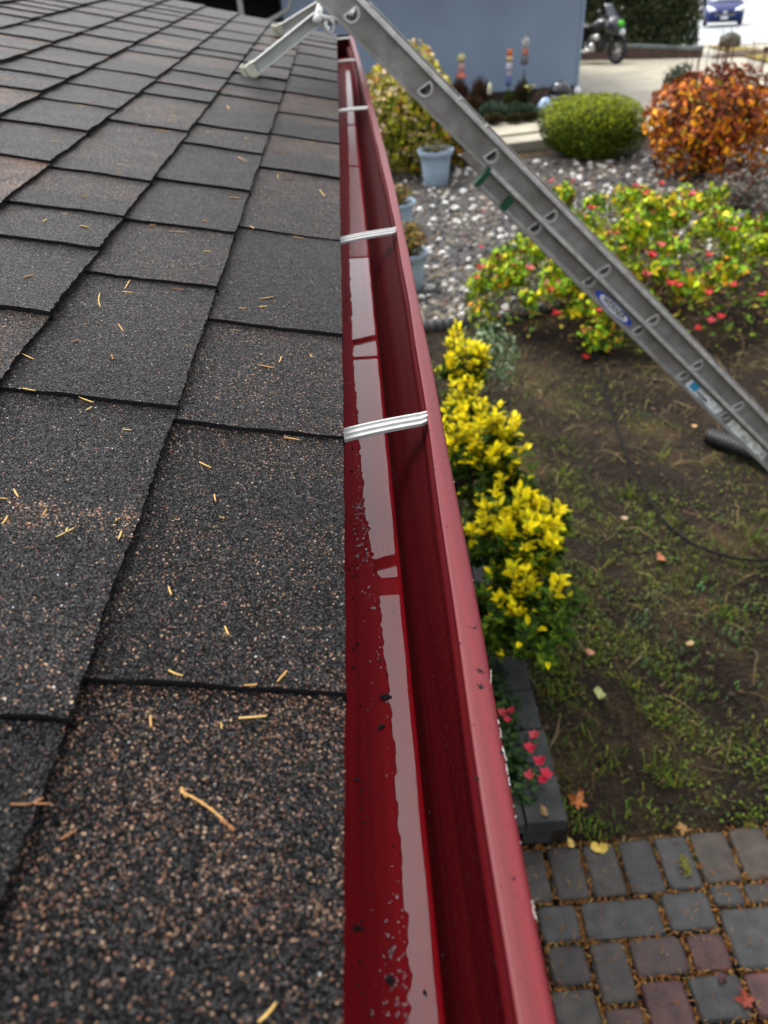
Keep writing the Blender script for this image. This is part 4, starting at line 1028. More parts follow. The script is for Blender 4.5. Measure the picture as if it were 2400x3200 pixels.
golden((1445, 1300), -1.85, (75, 80), .20, "yellow and green shrub just behind the middle golden shrub", .30, 1300, 8, .044)
golden((1500, 1420), -1.78, (120, 90), .20, "middle golden shrub with dense yellow top shoots", .05, 2000, 4, .050)
golden((1575, 1560), -1.95, (110, 90), .20, "mostly green shrub between the two biggest golden shrubs", .85, 1700, 14, .046)
golden((1615, 1690), -1.80, (150, 110), .22, "biggest golden shrub with loose yellow leaf tips", .32, 2600, 5, .054)
golden((1622, 1925), -1.98, (150, 140), .22, "lowest golden shrub with mostly green leaves near the block edge", .66, 2600, 6, .052)
C = at((1520, 1130), -1.95); t = empty('variegated_shrub', (C[0], C[1], G), "pale grey green shrub with white edged leaves behind the golden shrub", "shrub")
leaf_object('foliage', leaf_mesh(900, blob(C, (.22, .22, .28), 1, .6, 8, .25, 2), .035, palette([(.10, .16, .07), (.22, .27, .17), (.05, .09, .03)], [2, 1.6, 1.5], .25)), M['leaf'], t)
stems(C, (.2, .2, .25), 8, .006, G, parent=t)

# ---- stone planter edge with pink-red flowers
cor = at((1772, 2566), -2.215)
planter = empty('planter_wall', (cor[0] - .1, cor[1] + .4, G), "low grey concrete block planter wall holding the golden shrubs", "planter")
g = Geo(); R = random.Random(2)
yy = cor[1]; k = 0
while yy < 3.0:
    L = .20
    g.box((cor[0] - .075 + R.uniform(-.004, .004), yy + L / 2, -2.25), (.075, L / 2 - .003, .035)); yy += L; k += 1
g.box((cor[0] - .32, cor[1] + .07, -2.252), (.168, .07, .033))
g.build('cap_block', M['block'], planter, bevel=.006)
g = Geo()
g.box((cor[0] - .095, cor[1] + .82, -2.345), (.055, .80, .058)); g.box((cor[0] - .32, cor[1] + .08, -2.345), (.155, .045, .058)); 
g.build('base_course', M['block'], planter, bevel=.004)
g = Geo(); g.box((cor[0] - .36, cor[1] + 2.06, -2.34), (.205, 1.93, .055)); g.build('soil', M['soil'], planter)
# bedding plant with red flowers
C = at((1640, 2340), -2.17)
t = empty('bedding_plant', (C[0], C[1], -2.28), "low dark green bedding plant with crimson flowers at the planter corner", "flowering plant")
leaf_object('foliage', merge([leaf_mesh(420, blob((C[0] - .02 + dx, C[1] + dy, -2.235), (.13, .13, .075), 1, .6, 8, .3, 6), .032, palette([(.02, .045, .012), (.035, .07, .015), (.015, .03, .01)], [2, 2, 2], .25)) for dx, dy in ((-.05, -.1), (-.04, .08), (-.06, .25), (-.08, .42))]), M['leaf'], t)
def bloom(parent, P, r, col_mat, n=5, seed=0):
    R = random.Random(seed); g = Geo()
    for k in range(n):
        a = k * 6.283 / n + R.uniform(-.2, .2); tl = R.uniform(.3, 1.1)
        d = Vector((math.cos(a), math.sin(a), tl)); s_ = Vector((-math.sin(a), math.cos(a), 0)); P = Vector(P)
        g.add([P, P + d * r * .5 + s_ * r * .42, P + d * r, P + d * r * .5 - s_ * r * .42], [(0, 1, 2), (0, 2, 3)])
    g.ball(P, r * .18, 6, 4)
    return g.build('flower', col_mat, parent, fixn=False)
M['crimson'] = plain("crimson_petal", (0.36, 0.006, 0.028), 0.55, .3, var=.2); M['pink'] = plain("pink_petal", (0.34, 0.03, 0.04), 0.55, .3, var=.2); M['red'] = plain("red_petal", (0.34, 0.004, 0.006), 0.55, .3, var=.25)
for k, (a, b, r) in enumerate(((1668, 2300, .024), (1655, 2340, .026), (1685, 2382, .026), (1652, 2425, .022), (1706, 2420, .027), (1695, 2440, .02), (1570, 2232, .024), (1585, 2250, .018), (1597, 2222, .016))):
    bloom(t, at((a, b), -2.13), r, M['crimson'] if k % 3 else M['pink'], 5, k)

# ---- red-flowered sprawling shrub
LIME = [(.31, .40, .006), (.15, .27, .008), (.46, .36, .006), (.06, .13, .008), (.44, .18, .012), (.20, .08, .03)]
C = at((1995, 985), G); t = empty('flowering_shrub', (C[0], C[1], G), "wide sprawling shrub with lime green leaves and scattered red flowers", "flowering shrub")
ds = []; R = random.Random(17)
heads = []; FX, FY, FH = 1.46, 1.05, .80
while len(heads) < 104:
    u, w = R.uniform(-1, 1), R.uniform(-1, 1)
    if u * u + w * w > 1: continue
    x = C[0] + .05 + u * FX + w * .12; y = C[1] + .25 + w * FY; z = G + .10 + FH * (1 - (u * u + w * w)) ** .5 * R.uniform(.5, 1.08)
    if len(heads) in (3, 11): x, y, z = C[0] - .55, C[1] + .75, G + .75 + .12 * len(heads) / 11
    heads.append((x, y, z))
    rr = R.uniform(.08, .17)
    ds.append(leaf_mesh(int(50 + rr * 420), blob((x, y, z), (rr, rr, rr * .85), 1, .75, 5, .3, len(heads), -.9), R.uniform(.042, .060), palette(LIME, [3, 3, R.choice((.5, 2.5)), 2.4, .6, .9], .3), ratio=.75))
def under(n):                              # leaves lower down between the shoots
    u = rng.uniform(-1, 1, (n, 2)); u = u[(u ** 2).sum(1) < 1]; h = (1 - (u ** 2).sum(1)) ** .5 * rng.uniform(.05, .8, len(u)) * FH
    return np.c_[C[0] + .05 + u[:, 0] * FX * 1.02, C[1] + .25 + u[:, 1] * FY * 1.02, G + .05 + h], np.tile((0, 0, 1.0), (len(u), 1))
ds.append(leaf_mesh(3000, under, .05, palette([(.07, .14, .010), (.13, .20, .010), (.12, .06, .02), (.06, .035, .02), (.24, .19, .02)], [2, 2, 1.2, 1.4, 1], .3), ratio=.7))
leaf_object('foliage', merge(ds), M['leaf'], t)
g = Geo()
for x, y, z in heads:
    g.tube([(C[0] + (x - C[0]) * .25, C[1] + (y - C[1]) * .25, G), ((C[0] * .4 + x * .6), (C[1] * .4 + y * .6), G + (z - G) * .5), (x, y, z + .04)], [.009, .006, .003], 5)
    for q in range(4):
        a = R.uniform(0, 6.28); L = R.uniform(.1, .22); g.tube([(x, y, z - .05), (x + math.cos(a) * L * .6, y + math.sin(a) * L * .6, z + L * .5)], [.004, .0015], 4)
g.build('stem', plain("reddish_stem", (.10, .05, .025), .7), t, smooth=True, fixn=False)
FLP = [(1512, 662), (1503, 775), (1500, 840), (1490, 870), (1655, 842), (1718, 912), (1868, 975), (1830, 1118), (1720, 570), (1755, 615), (1790, 568), (1848, 655), (2005, 590), (2020, 610), (1900, 735), (2112, 740), (2065, 770), (2095, 890), (2120, 895), (2212, 920), (2220, 1010), (2250, 995), (2290, 895), (2380, 925), (2160, 615), (2155, 850), (1925, 735), (2215, 800), (2020, 860), (2290, 720), (1745, 585), (2065, 578), (1985, 585), (1740, 985), (2180, 1030), (2035, 805)]
for k, q in enumerate(FLP):
    d = ray(q); best = None
    for s_ in np.arange(3.0, 13.0, .02):     # the bloom sits where the sight line enters the mound
        P = CAM + d / d[1] * s_; e = ((P[0] - C[0] - .05) / (FX + .1)) ** 2 + ((P[1] - C[1] - .25) / (FY + .1)) ** 2
        if e < 1 and P[2] < G + .16 + FH * (1 - e) ** .5: best = P; break
    if best is None: best = at(q, G + .15)
    bloom(t, best, R.uniform(.032, .046), M['red'] if k % 4 else M['pink'], 6, k)

# ---- clipped green bush, orange shrub, grey-green shrub, variegated shrub by the pots
def bush(name, base_px, wpx, hpx, n, size, pal, label, core=None, e=1.0, shell=.35, amp=.15, seed=1, cat="shrub", dep=.9, ratio=.55, group=None, nst=10, cut=-.98):
    B = at_ground(base_px); m = ppm(B); w = wpx / m / 2; h = hpx / m
    c = (B[0], B[1] + w * dep * .6, B[2] + h * .5); r = (w, w * dep, h * .52)
    t = empty(name, (c[0], c[1], B[2]), label, cat, group)
    leaf_object('foliage', leaf_mesh(n, blob(c, r, e, shell, 14, amp, seed, cut), size, pal, ratio=ratio), M['leaf'], t)
    stems(c, r, nst, .012, B[2], parent=t, seed=seed)
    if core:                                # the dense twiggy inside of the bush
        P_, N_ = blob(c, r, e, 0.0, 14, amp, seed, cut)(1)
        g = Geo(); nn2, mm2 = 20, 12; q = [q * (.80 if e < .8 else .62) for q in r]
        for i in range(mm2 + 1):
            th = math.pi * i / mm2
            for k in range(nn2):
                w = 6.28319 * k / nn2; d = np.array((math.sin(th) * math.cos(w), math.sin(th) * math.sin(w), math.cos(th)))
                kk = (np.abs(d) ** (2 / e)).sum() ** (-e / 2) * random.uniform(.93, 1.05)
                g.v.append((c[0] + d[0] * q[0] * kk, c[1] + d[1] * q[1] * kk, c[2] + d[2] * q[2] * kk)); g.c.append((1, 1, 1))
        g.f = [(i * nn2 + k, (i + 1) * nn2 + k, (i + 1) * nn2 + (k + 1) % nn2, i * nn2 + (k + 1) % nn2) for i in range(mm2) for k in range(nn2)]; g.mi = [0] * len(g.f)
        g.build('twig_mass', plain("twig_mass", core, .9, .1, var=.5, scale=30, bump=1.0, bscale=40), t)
    return t, c, r
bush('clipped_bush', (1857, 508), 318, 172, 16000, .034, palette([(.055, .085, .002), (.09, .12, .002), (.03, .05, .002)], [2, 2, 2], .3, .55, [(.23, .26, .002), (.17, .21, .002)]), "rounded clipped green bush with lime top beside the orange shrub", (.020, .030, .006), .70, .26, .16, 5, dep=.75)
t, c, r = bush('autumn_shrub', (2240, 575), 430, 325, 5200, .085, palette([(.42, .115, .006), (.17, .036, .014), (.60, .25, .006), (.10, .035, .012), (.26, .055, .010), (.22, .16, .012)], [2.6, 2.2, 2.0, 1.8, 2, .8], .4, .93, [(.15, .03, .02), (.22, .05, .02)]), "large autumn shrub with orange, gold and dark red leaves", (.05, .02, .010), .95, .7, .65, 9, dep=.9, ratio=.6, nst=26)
g = Geo(); R = random.Random(6)
for k in range(36):
    a = R.uniform(0, 6.28); f = R.uniform(0, .8); x = c[0] + math.cos(a) * r[0] * f; y = c[1] + math.sin(a) * r[1] * f; z = c[2] + r[2] * math.sqrt(1 - f * f) * .9
    L = R.uniform(.15, .42); g.tube([(x, y, z - .2), (x + R.gauss(0, .03), y, z + L * .5), (x + R.gauss(0, .06), y, z + L)], [.006, .004, .002], 4)
g.build('twig', plain("red_twig", (.09, .03, .02), .7), t, fixn=False)
bush('grey_shrub', (2120, 318), 90, 100, 900, .07, palette([(.05, .07, .04), (.08, .10, .06), (.03, .04, .025)], [1, 1, 1], .2), "small grey green shrub showing behind the orange shrub", None, 1, .5, .2, 3)
t, c, r = bush('dry_shrub', (2330, 690), 260, 130, 1500, .045, palette([(.10, .10, .08), (.16, .14, .11), (.05, .035, .025), (.12, .03, .02)], [2, 1.4, 2, .6], .3), "low grey and brown withered plant under the orange shrub", None, 1, .8, .3, 13)
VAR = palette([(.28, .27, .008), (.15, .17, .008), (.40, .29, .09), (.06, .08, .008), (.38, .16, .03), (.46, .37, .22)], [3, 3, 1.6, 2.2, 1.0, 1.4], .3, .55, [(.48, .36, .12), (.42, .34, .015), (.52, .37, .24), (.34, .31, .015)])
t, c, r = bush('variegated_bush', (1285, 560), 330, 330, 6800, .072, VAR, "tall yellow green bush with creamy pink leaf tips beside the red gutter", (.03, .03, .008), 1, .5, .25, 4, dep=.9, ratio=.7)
bush('variegated_bush', (1410, 535), 130, 150, 1500, .065, palette([(.16, .13, .010), (.08, .08, .010), (.22, .10, .02), (.04, .045, .01)], [2, 2, 1.5, 1.5], .3), "smaller amber green bush between the tall bush and the ladder", None, 1, .5, .25, 7, dep=.9, ratio=.7)

# ---- pale blue pots
def potted(base_px, rw, h, label, plant=None, seed=1):
    B = at(base_px, G + .04); 
    t = empty('potted_plant', (B[0], B[1], B[2]), label, "potted plant", "pale blue pots along the gravel")
    g = Geo(); R_ = rw
    prof = [(R_ * .66, 0), (R_ * .70, .01), (R_ * .80, h * .45), (R_ * .88, h * .80), (R_ * .90, h * .82), (R_ * .98, h * .84), (R_ * 1.02, h * .90), (R_ * 1.06, h * .97), (R_ * 1.05, h), (R_ * 1.0, h), (R_ * .93, h * .93), (R_ * .90, h * .80), (R_ * .5, h * .79), (.0001, h * .79)]
    g.lathe(prof, B, 36); pot = g.build('pot', M['pot_blue'], t, smooth=True, fixn=False)
    e = pot.modifiers.new("edge", 'EDGE_SPLIT'); e.split_angle = rad(50)
    g = Geo(); g.ball((B[0], B[1], B[2] + h * .79), (R_ * .9, R_ * .9, .03), 16, 6, jit=.1); g.build('soil', M['soil'], t)
    if plant:
        n, hh, pal, sz = plant
        leaf_object('foliage', leaf_mesh(n, blob((B[0], B[1], B[2] + h * .85 + hh * .5), (R_ * .9, R_ * .9, hh * .55), 1, .7, 8, .3, seed), sz, pal), M['leaf'], t)
        stems((B[0], B[1], B[2] + h + hh * .5), (R_ * .6, R_ * .6, hh * .4), 8, .006, B[2] + h * .78, parent=t, seed=seed)
    return t
OR = palette([(.22, .12, .02), (.12, .10, .015), (.28, .17, .07), (.07, .07, .012)], [2, 2, 1, 1.5], .3)
potted((1362, 576), .228, .44, "largest pale blue pot standing between bush and gravel", (160, .16, palette([(.05, .05, .02), (.1, .08, .02)], [1, 1], .3), .05))
potted((1252, 722), .175, .33, "pale blue pot half hidden by the gutter, second along the gravel", (240, .22, OR, .05), 2)
potted((1282, 900), .17, .36, "nearest pale blue pot with an orange tinged plant", (520, .30, OR, .05), 3)
# terracotta saucer and a clear bottle behind the ladder
P = at((1470, 505), G + .05); g = Geo(); g.lathe([(.10, 0), (.15, .05), (.18, .11), (.185, .13), (.165, .13), (.14, .06), (.001, .05)], P, 24)
tag(g.build('terracotta_bowl', M['terracotta'], smooth=True), "shallow terracotta bowl behind the ladder near the large pot", "bowl")
P = at((1512, 545), G + .05); g = Geo(); g.lathe([(.001, 0), (.04, .0), (.055, .05), (.05, .10), (.03, .15), (.001, .16)], P, 14)
tag(g.build('glass_ornament', plain("pale_glass", (.30, .46, .44), .1, .6), smooth=True), "small pale turquoise glass ornament by the ladder on the gravel", "ornament")

# ---- weeds, straw and small litter over the soil
def blades(g, x, y, n, h, cols, spread, lean=.6, w=.004):
    for k in range(n):
        a = R.uniform(0, 6.28); L = h * R.uniform(.5, 1.1); x0, y0 = x + R.gauss(0, spread), y + R.gauss(0, spread); ln = R.uniform(.2, lean) * L * 1.3
        dx, dy = math.cos(a), math.sin(a); c = R.choice(cols); c = tuple(q * R.uniform(.7, 1.3) for q in c)
        z0 = G
        g.add([(x0 - dy * w, y0 + dx * w, z0), (x0 + dy * w, y0 - dx * w, z0), (x0 + dx * ln * .5 + dy * w * .7, y0 + dy * ln * .5 - dx * w * .7, z0 + L * .65), (x0 + dx * ln * .5 - dy * w * .7, y0 + dy * ln * .5 + dx * w * .7, z0 + L * .65), (x0 + dx * ln, y0 + dy * ln, z0 + L * .85)],
              [(0, 1, 2, 3), (3, 2, 4)], col=c)
GR = [(.07, .13, .012), (.11, .16, .015), (.05, .09, .012), (.16, .19, .02)]
GRD = [(.045, .085, .010), (.075, .11, .012), (.035, .06, .010), (.11, .12, .015), (.13, .11, .03)]
SAGE = [(.06, .10, .035), (.09, .13, .05)]
R = random.Random(23); g = Geo()
TUFT = [(1960, 1545, 26, .10), (1750, 1495, 20, .10), (2350, 1690, 26, .12), (2380, 1620, 14, .10), (1830, 1580, 14, .07), (2020, 1640, 22, .09), (2110, 1640, 20, .07), (1985, 1310, 12, .06), (1640, 1430, 14, .08), (2060, 1430, 12, .07), (2180, 1550, 10, .05), (2270, 1930, 30, .08), (2130, 1800, 18, .06), (2190, 1810, 16, .06), (1840, 2290, 16, .08), (2060, 2430, 26, .10), (2110, 2430, 16, .09), (2060, 2250, 26, .09), (1960, 2140, 18, .08), (2140, 2150, 18, .06), (2200, 2170, 12, .06), (1860, 2030, 20, .08), (1760, 2100, 40, .09), (1730, 2180, 40, .08), (1900, 2380, 18, .08), (1960, 2540, 14, .06), (2320, 2570, 16, .06), (2380, 2350, 12, .06), (1820, 2580, 26, .07), (1880, 2600, 18, .06), (1740, 2000, 34, .1), (1830, 1900, 20, .09), (1900, 1760, 18, .07), (1640, 1240, 10, .06), (1780, 1380, 12, .06)]
for a, b, n, h in TUFT:
    P = at((a, b), G); blades(g, P[0], P[1], int(n * 1.7), h * .78, GR + GRD, .04, w=.0032)
for k in range(2600):                          # thin cover, thicker towards the planter and the path
    x, y = R.uniform(.35, 2.9), R.uniform(1.42, 4.9)
    dens = max(0, 1.15 - (x - .5) * .65) * max(.08, 1.25 - (y - 1.42) * .42)
    cl = math.sin(x * 6.3 + 1) * math.sin(y * 5.1 + x * 2)
    if R.random() < dens * (.55 + .55 * cl): blades(g, x, y, 6, R.uniform(.018, .05), GRD + SAGE, .022, w=.003)
for k in range(900):
    x, y = R.uniform(.9, 2.4), R.uniform(1.9, 3.2)
    if math.exp(-((x - 1.55) / .35) ** 2 - ((y - 2.4) / .3) ** 2) > R.random(): blades(g, x, y, 3, .04, SAGE, .015, w=.006)
tag(g.build('weeds', M['leaf'], color=True, fixn=False), "patchy green weeds growing over the wet soil", None, None, 'stuff')
g = Geo(); R = random.Random(24)
STR = [(.22, .16, .06), (.16, .11, .04), (.28, .21, .09), (.12, .09, .03)]
for k in range(3600):
    x, y = R.uniform(.5, 4.6), R.uniform(1.6, 6.3)
    d = .22 + .8 * math.exp(-((x - 3.0) / .9) ** 2 - ((y - 4.7) / 1.0) ** 2)
    if R.random() > d: continue
    L = R.uniform(.04, .20); a = R.uniform(0, 6.28); c = R.choice(STR); z = G + R.uniform(.004, .03); dx, dy = math.cos(a) * L / 2, math.sin(a) * L / 2
    if d < .4: L *= .5
    g.tube([(x - dx, y - dy, G + .006 + lump(x - dx, y - dy)), (x + R.gauss(0, .012), y + R.gauss(0, .012), z + .012 + lump(x, y)), (x + dx, y + dy, G + .008 + lump(x + dx, y + dy))], [.0012, .0016, .0010], 3, col=c)
for k in range(5200):                          # bark crumbs and clods
    x, y = R.uniform(.5, 4.6), R.uniform(1.42, 6.1); r = abs(R.gauss(0, .0045)) + .002
    g.ball((x, y, G + lump(x, y) + r * .5), (r * R.uniform(.7, 1.6), r * R.uniform(.7, 1.6), r * .7), 5, 3, jit=.3, col=R.choice(((.03, .022, .014), (.05, .035, .02), (.06, .04, .02), (.02, .016, .012), (.10, .065, .03))))
tag(g.build('dry_straw', M['dull'], color=True, fixn=False), "dry straw and crumbs scattered over the soil", None, None, 'stuff')

# low creeping cover: small leaves in soft patches
def cover(n):
    x = rng.uniform(.45, 3.6, n); y = rng.uniform(1.42, 5.6, n)
    pat = (np.sin(x * 4.1 + 1.3) * np.sin(y * 3.7 + x * 1.7) + .6 * np.sin(x * 9.3 + y * 5.1) * np.cos(y * 8.7 - x * 3) + .35 * np.sin(x * 21 + y * 17))
    near = np.clip(1.25 - (x - .55) * .55, .12, 1.3) * np.clip(1.35 - (y - 1.42) * .30, .22, 1.3)
    keep = rng.random(n) < np.clip((pat + .28) * 1.2, 0, 1) * near
    x, y = x[keep], y[keep]; z = G + .006 + rng.random(len(x)) * .022 + .010 * (np.sin(x * 5.1 + 1) * np.cos(y * 4.3))
    return np.c_[x, y, z], np.tile((0, 0, 1.0), (len(x), 1)) + rng.normal(scale=.45, size=(len(x), 3))
leaf = leaf_mesh(95000, cover, .016, palette([(.060, .095, .008), (.105, .145, .010), (.04, .065, .008), (.13, .14, .02), (.07, .05, .02), (.07, .11, .04)], [3, 2.4, 2, 1.2, 1, 1.2], .35), ratio=.5)
tag(leaf_object('ground_cover', leaf, M['leaf']), "soft patches of mossy green creeping plants over the soil", None, None, 'stuff')

# ---- fallen leaves one can count
def fallen(px_, size, col, label, z=None, lobes=0, seed=1, grp=None):
    P = at(px_, z if z is not None else G + .03); R = random.Random(seed); g = Geo(); n = 36; a0 = R.uniform(0, 6.28); ring = []
    for k in range(n):
        a = k * 6.283 / n
        rr = size * ((.50 + .62 * abs(math.cos(lobes * a / 2)) ** 1.4 + .10 * math.cos(3 * lobes * a)) * (.8 + .25 * math.cos(a)) if lobes else (.55 + .45 * abs(math.cos(a)))) * R.uniform(.88, 1.08)
        ring.append((P[0] + rr * math.cos(a + a0), P[1] + rr * math.sin(a + a0), P[2] + size * (.22 * math.sin(2 * a + 1) + .18 * math.sin(3 * a)) * rr / size + R.uniform(0, .06) * size))
    g.add(ring + [(P[0], P[1], P[2])], [(k, (k + 1) % n, n) for k in range(n)])
    g.tube([(P[0], P[1], P[2]), (P[0] + size * 1.5 * math.cos(a0 + .3), P[1] + size * 1.5 * math.sin(a0 + .3), P[2] + .004)], .0012, 4)
    tag(g.build('fallen_leaf', plain("leaf_%d" % seed, col, .5, .35, var=.3, scale=60), fixn=False, smooth=False), label, "leaf", grp)
fallen((1802, 2508), .045, (.26, .075, .010), "large orange lobed leaf beside the planter corner", lobes=5, seed=1)
fallen((1872, 2648), .030, (.40, .28, .04), "yellow leaf on the edge of the first cobble row", G + .02, seed=2)
fallen((1784, 2636), .018, (.38, .26, .05), "small yellow leaf by the planter foot", G + .02, seed=3)
fallen((2332, 3130), .034, (.17, .022, .008), "bright red curled leaf on a dark cobble", G + .028, lobes=5, seed=4)
fallen((2258, 3050), .022, (.045, .014, .018), "dark purple leaf on a cobble joint", G + .022, lobes=5, seed=5)
fallen((1874, 2166), .030, (.28, .30, .10), "pale green leaf lying in the weeds", G + .05, seed=6)
fallen((1845, 2038), .022, (.32, .14, .07), "salmon coloured leaf in the weeds below the golden shrub", G + .05, seed=7)
fallen((2065, 1742), .030, (.26, .08, .03), "rust coloured leaf flat on bare soil near the black cable", seed=8)
fallen((2168, 1330), .022, (.34, .18, .06), "tan leaf on bare soil to the right of the cable", seed=9)
fallen((2155, 2010), .020, (.34, .22, .09), "tan leaf right of the golden shrub on dark soil", seed=10)
fallen((1950, 1618), .022, (.30, .20, .11), "pale tan leaf between two grass tufts", seed=11)
fallen((2135, 2588), .028, (.22, .12, .03), "brown leaf cluster at the soil edge above the cobbles", G + .02, lobes=5, seed=12)
fallen((1700, 2535), .020, (.16, .09, .03), "brown leaf lying on the planter corner block", -2.205, seed=13)
# mossy tuft dropped on a cobble
P = at((2140, 2710), G + .02); t = empty('moss_tuft', (P[0], P[1], P[2]), "little yellow green moss tuft lying on a cobble", "moss")
leaf_object('moss', leaf_mesh(150, blob((P[0], P[1], P[2] + .008), (.022, .042, .012), 1, .8, 5, .3, 4), .014, palette([(.16, .16, .03), (.22, .20, .05)], [1, 1], .3), ratio=.25), M['leaf'], t)

# ---- black cable and black corrugated pipe
pts = [at(q, G + .035) for q in ((1800, 800), (1812, 900), (1835, 1000), (1868, 1120), (1890, 1220), (1925, 1330), (1962, 1430), (2005, 1520), (2070, 1620), (2150, 1690), (2240, 1730), (2320, 1748), (2400, 1750), (2600, 1740))]
dense = []
for i in range(len(pts) - 1):
    p0, p1, p2, p3 = pts[max(i - 1, 0)], pts[i], pts[i + 1], pts[min(i + 2, len(pts) - 1)]
    for k in range(6):
        tt = k / 6; dense.append(tuple(.5 * ((2 * p1) + (p2 - p0) * tt + (2 * p0 - 5 * p1 + 4 * p2 - p3) * tt ** 2 + (3 * p1 - p0 - 3 * p2 + p3) * tt ** 3)))
g = Geo(); g.tube(dense, [.0075 + .004 * smoothstep(3.5, 6.0, q[1]) for q in dense], 8)
tag(g.build('garden_cable', plain('cable_rubber', (.005, .005, .005), .75, .12), smooth=True), "thin black cable curving across the bare soil", "cable")
A = at((2215, 1362), G + .06); B = at((2420, 1452), G + .06); A = Vector(A); B = Vector(B); B = A + (B - A) * 2.2
pp = []; rr = []
for k in range(150):
    tt = k / 149; p = A + (B - A) * tt; p.z += 0.02 * math.sin(tt * 3.1); pp.append(tuple(p)); rr.append(.048 + .006 * (1 if k % 4 < 2 else 0))
g = Geo(); g.tube(pp, rr, 18, cap=False); g.tube(pp, [q - .004 for q in rr], 18, cap=False)
tag(g.build('drain_pipe', M['black'], smooth=True, fixn=False), "black corrugated drain pipe lying on the soil under the ladder", "pipe")

# ================================================================== neighbour's blue grey house
CB = at((1797, 300), G); CB = np.array((CB[0], CB[1]))
wd = np.array((-1.0, -0.10)); wd /= np.linalg.norm(wd); wn = np.array((-wd[1], wd[0])) * -1      # wn points to the back
if wn[1] < 0: wn = -wn
nh = empty('neighbour_house', (CB[0] - 4, CB[1] + 3, G), "blue grey stucco house beyond the garden", "house")
def wallbox(g, a0, a1, z0, z1, d0, d1, mi=0):
    q = [CB + wd * a0 + wn * d0, CB + wd * a1 + wn * d0, CB + wd * a1 + wn * d1, CB + wd * a0 + wn * d1]
    g.add([(p[0], p[1], z0) for p in q] + [(p[0], p[1], z1) for p in q], [(0, 1, 2, 3), (4, 7, 6, 5), (0, 4, 5, 1), (1, 5, 6, 2), (2, 6, 7, 3), (3, 7, 4, 0)], mi)
def a_of(px_, py_):
    d = ray((px_, py_)); # meet the wall plane
    s = np.dot(CB - CAM[:2], wn) / np.dot(d[:2], wn); P = CAM + d * s
    return float(np.dot(P[:2] - CB, wd)), float(P[2])
aL, zL = a_of(885, 45)
g = Geo(); wallbox(g, 0, aL, G - .2, G + 2.75, 0, 7.0); wallbox(g, aL, 14, G + 2.2, G + 2.75, 0, 7.0); wallbox(g, aL + 4.2, 14, G - .2, G + 2.2, 0, 7.0)
g.build('wall', M['wall_blue'], nh)
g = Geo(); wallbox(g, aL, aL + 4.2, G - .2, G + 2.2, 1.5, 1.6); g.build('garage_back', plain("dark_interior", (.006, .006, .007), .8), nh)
g = Geo(); wallbox(g, 0.02, -.035, G - .2, G + 2.7, -.02, .12); 
g.build('corner_trim', plain("corner_trim_paint", (.20, .26, .34), .6), nh)
g = Geo()
q = lambda a, d, z: (*(CB + wd * a + wn * d), z)
g.add([q(-.7, -.7, G + 2.72), q(14.5, -.7, G + 2.72), q(14.5, 7.7, G + 2.72), q(-.7, 7.7, G + 2.72), q(3, 3.5, G + 4.2), q(11, 3.5, G + 4.2)], [(0, 1, 5, 4), (1, 2, 5), (2, 3, 4, 5), (3, 0, 4), (3, 2, 1, 0)])
g.build('roof', plain("neighbour_shingles", (.06, .055, .05), .8), nh)
# white pipework standing before the dark opening
def wall_pt(px_, py_, off): a, z = a_of(px_, py_); P = CB + wd * a - wn * off; return (P[0], P[1], z)
t = empty('white_pipe_rail', wall_pt(800, 60, .3)[:2] + (G,), "white bent pipe rail standing before the dark opening past the roof", "rail")
g = Geo()
p0, p1, p2, p3 = wall_pt(862, 48, .3), wall_pt(888, 32, .3), wall_pt(903, 18, .3), wall_pt(906, -30, .3)
g.tube([(p0[0] - .5, p0[1], p0[2] - .18), p0, p1, p2, p3, (p3[0], p3[1], p3[2] + .3)], .038, 10); g.build('bent_pipe', M['house_trim'], t, smooth=True, fixn=False)
b0 = wall_pt(752, 20, .3); g = Geo(); g.tube([(b0[0], b0[1], G), (b0[0], b0[1], b0[2] + .6)], .05, 10)
g.tube([(b0[0], b0[1], p0[2] - .25), (p0[0] - .4, p0[1], p0[2] - .17)], .03, 8); g.build('post', M['house_trim'], t, smooth=True, fixn=False)

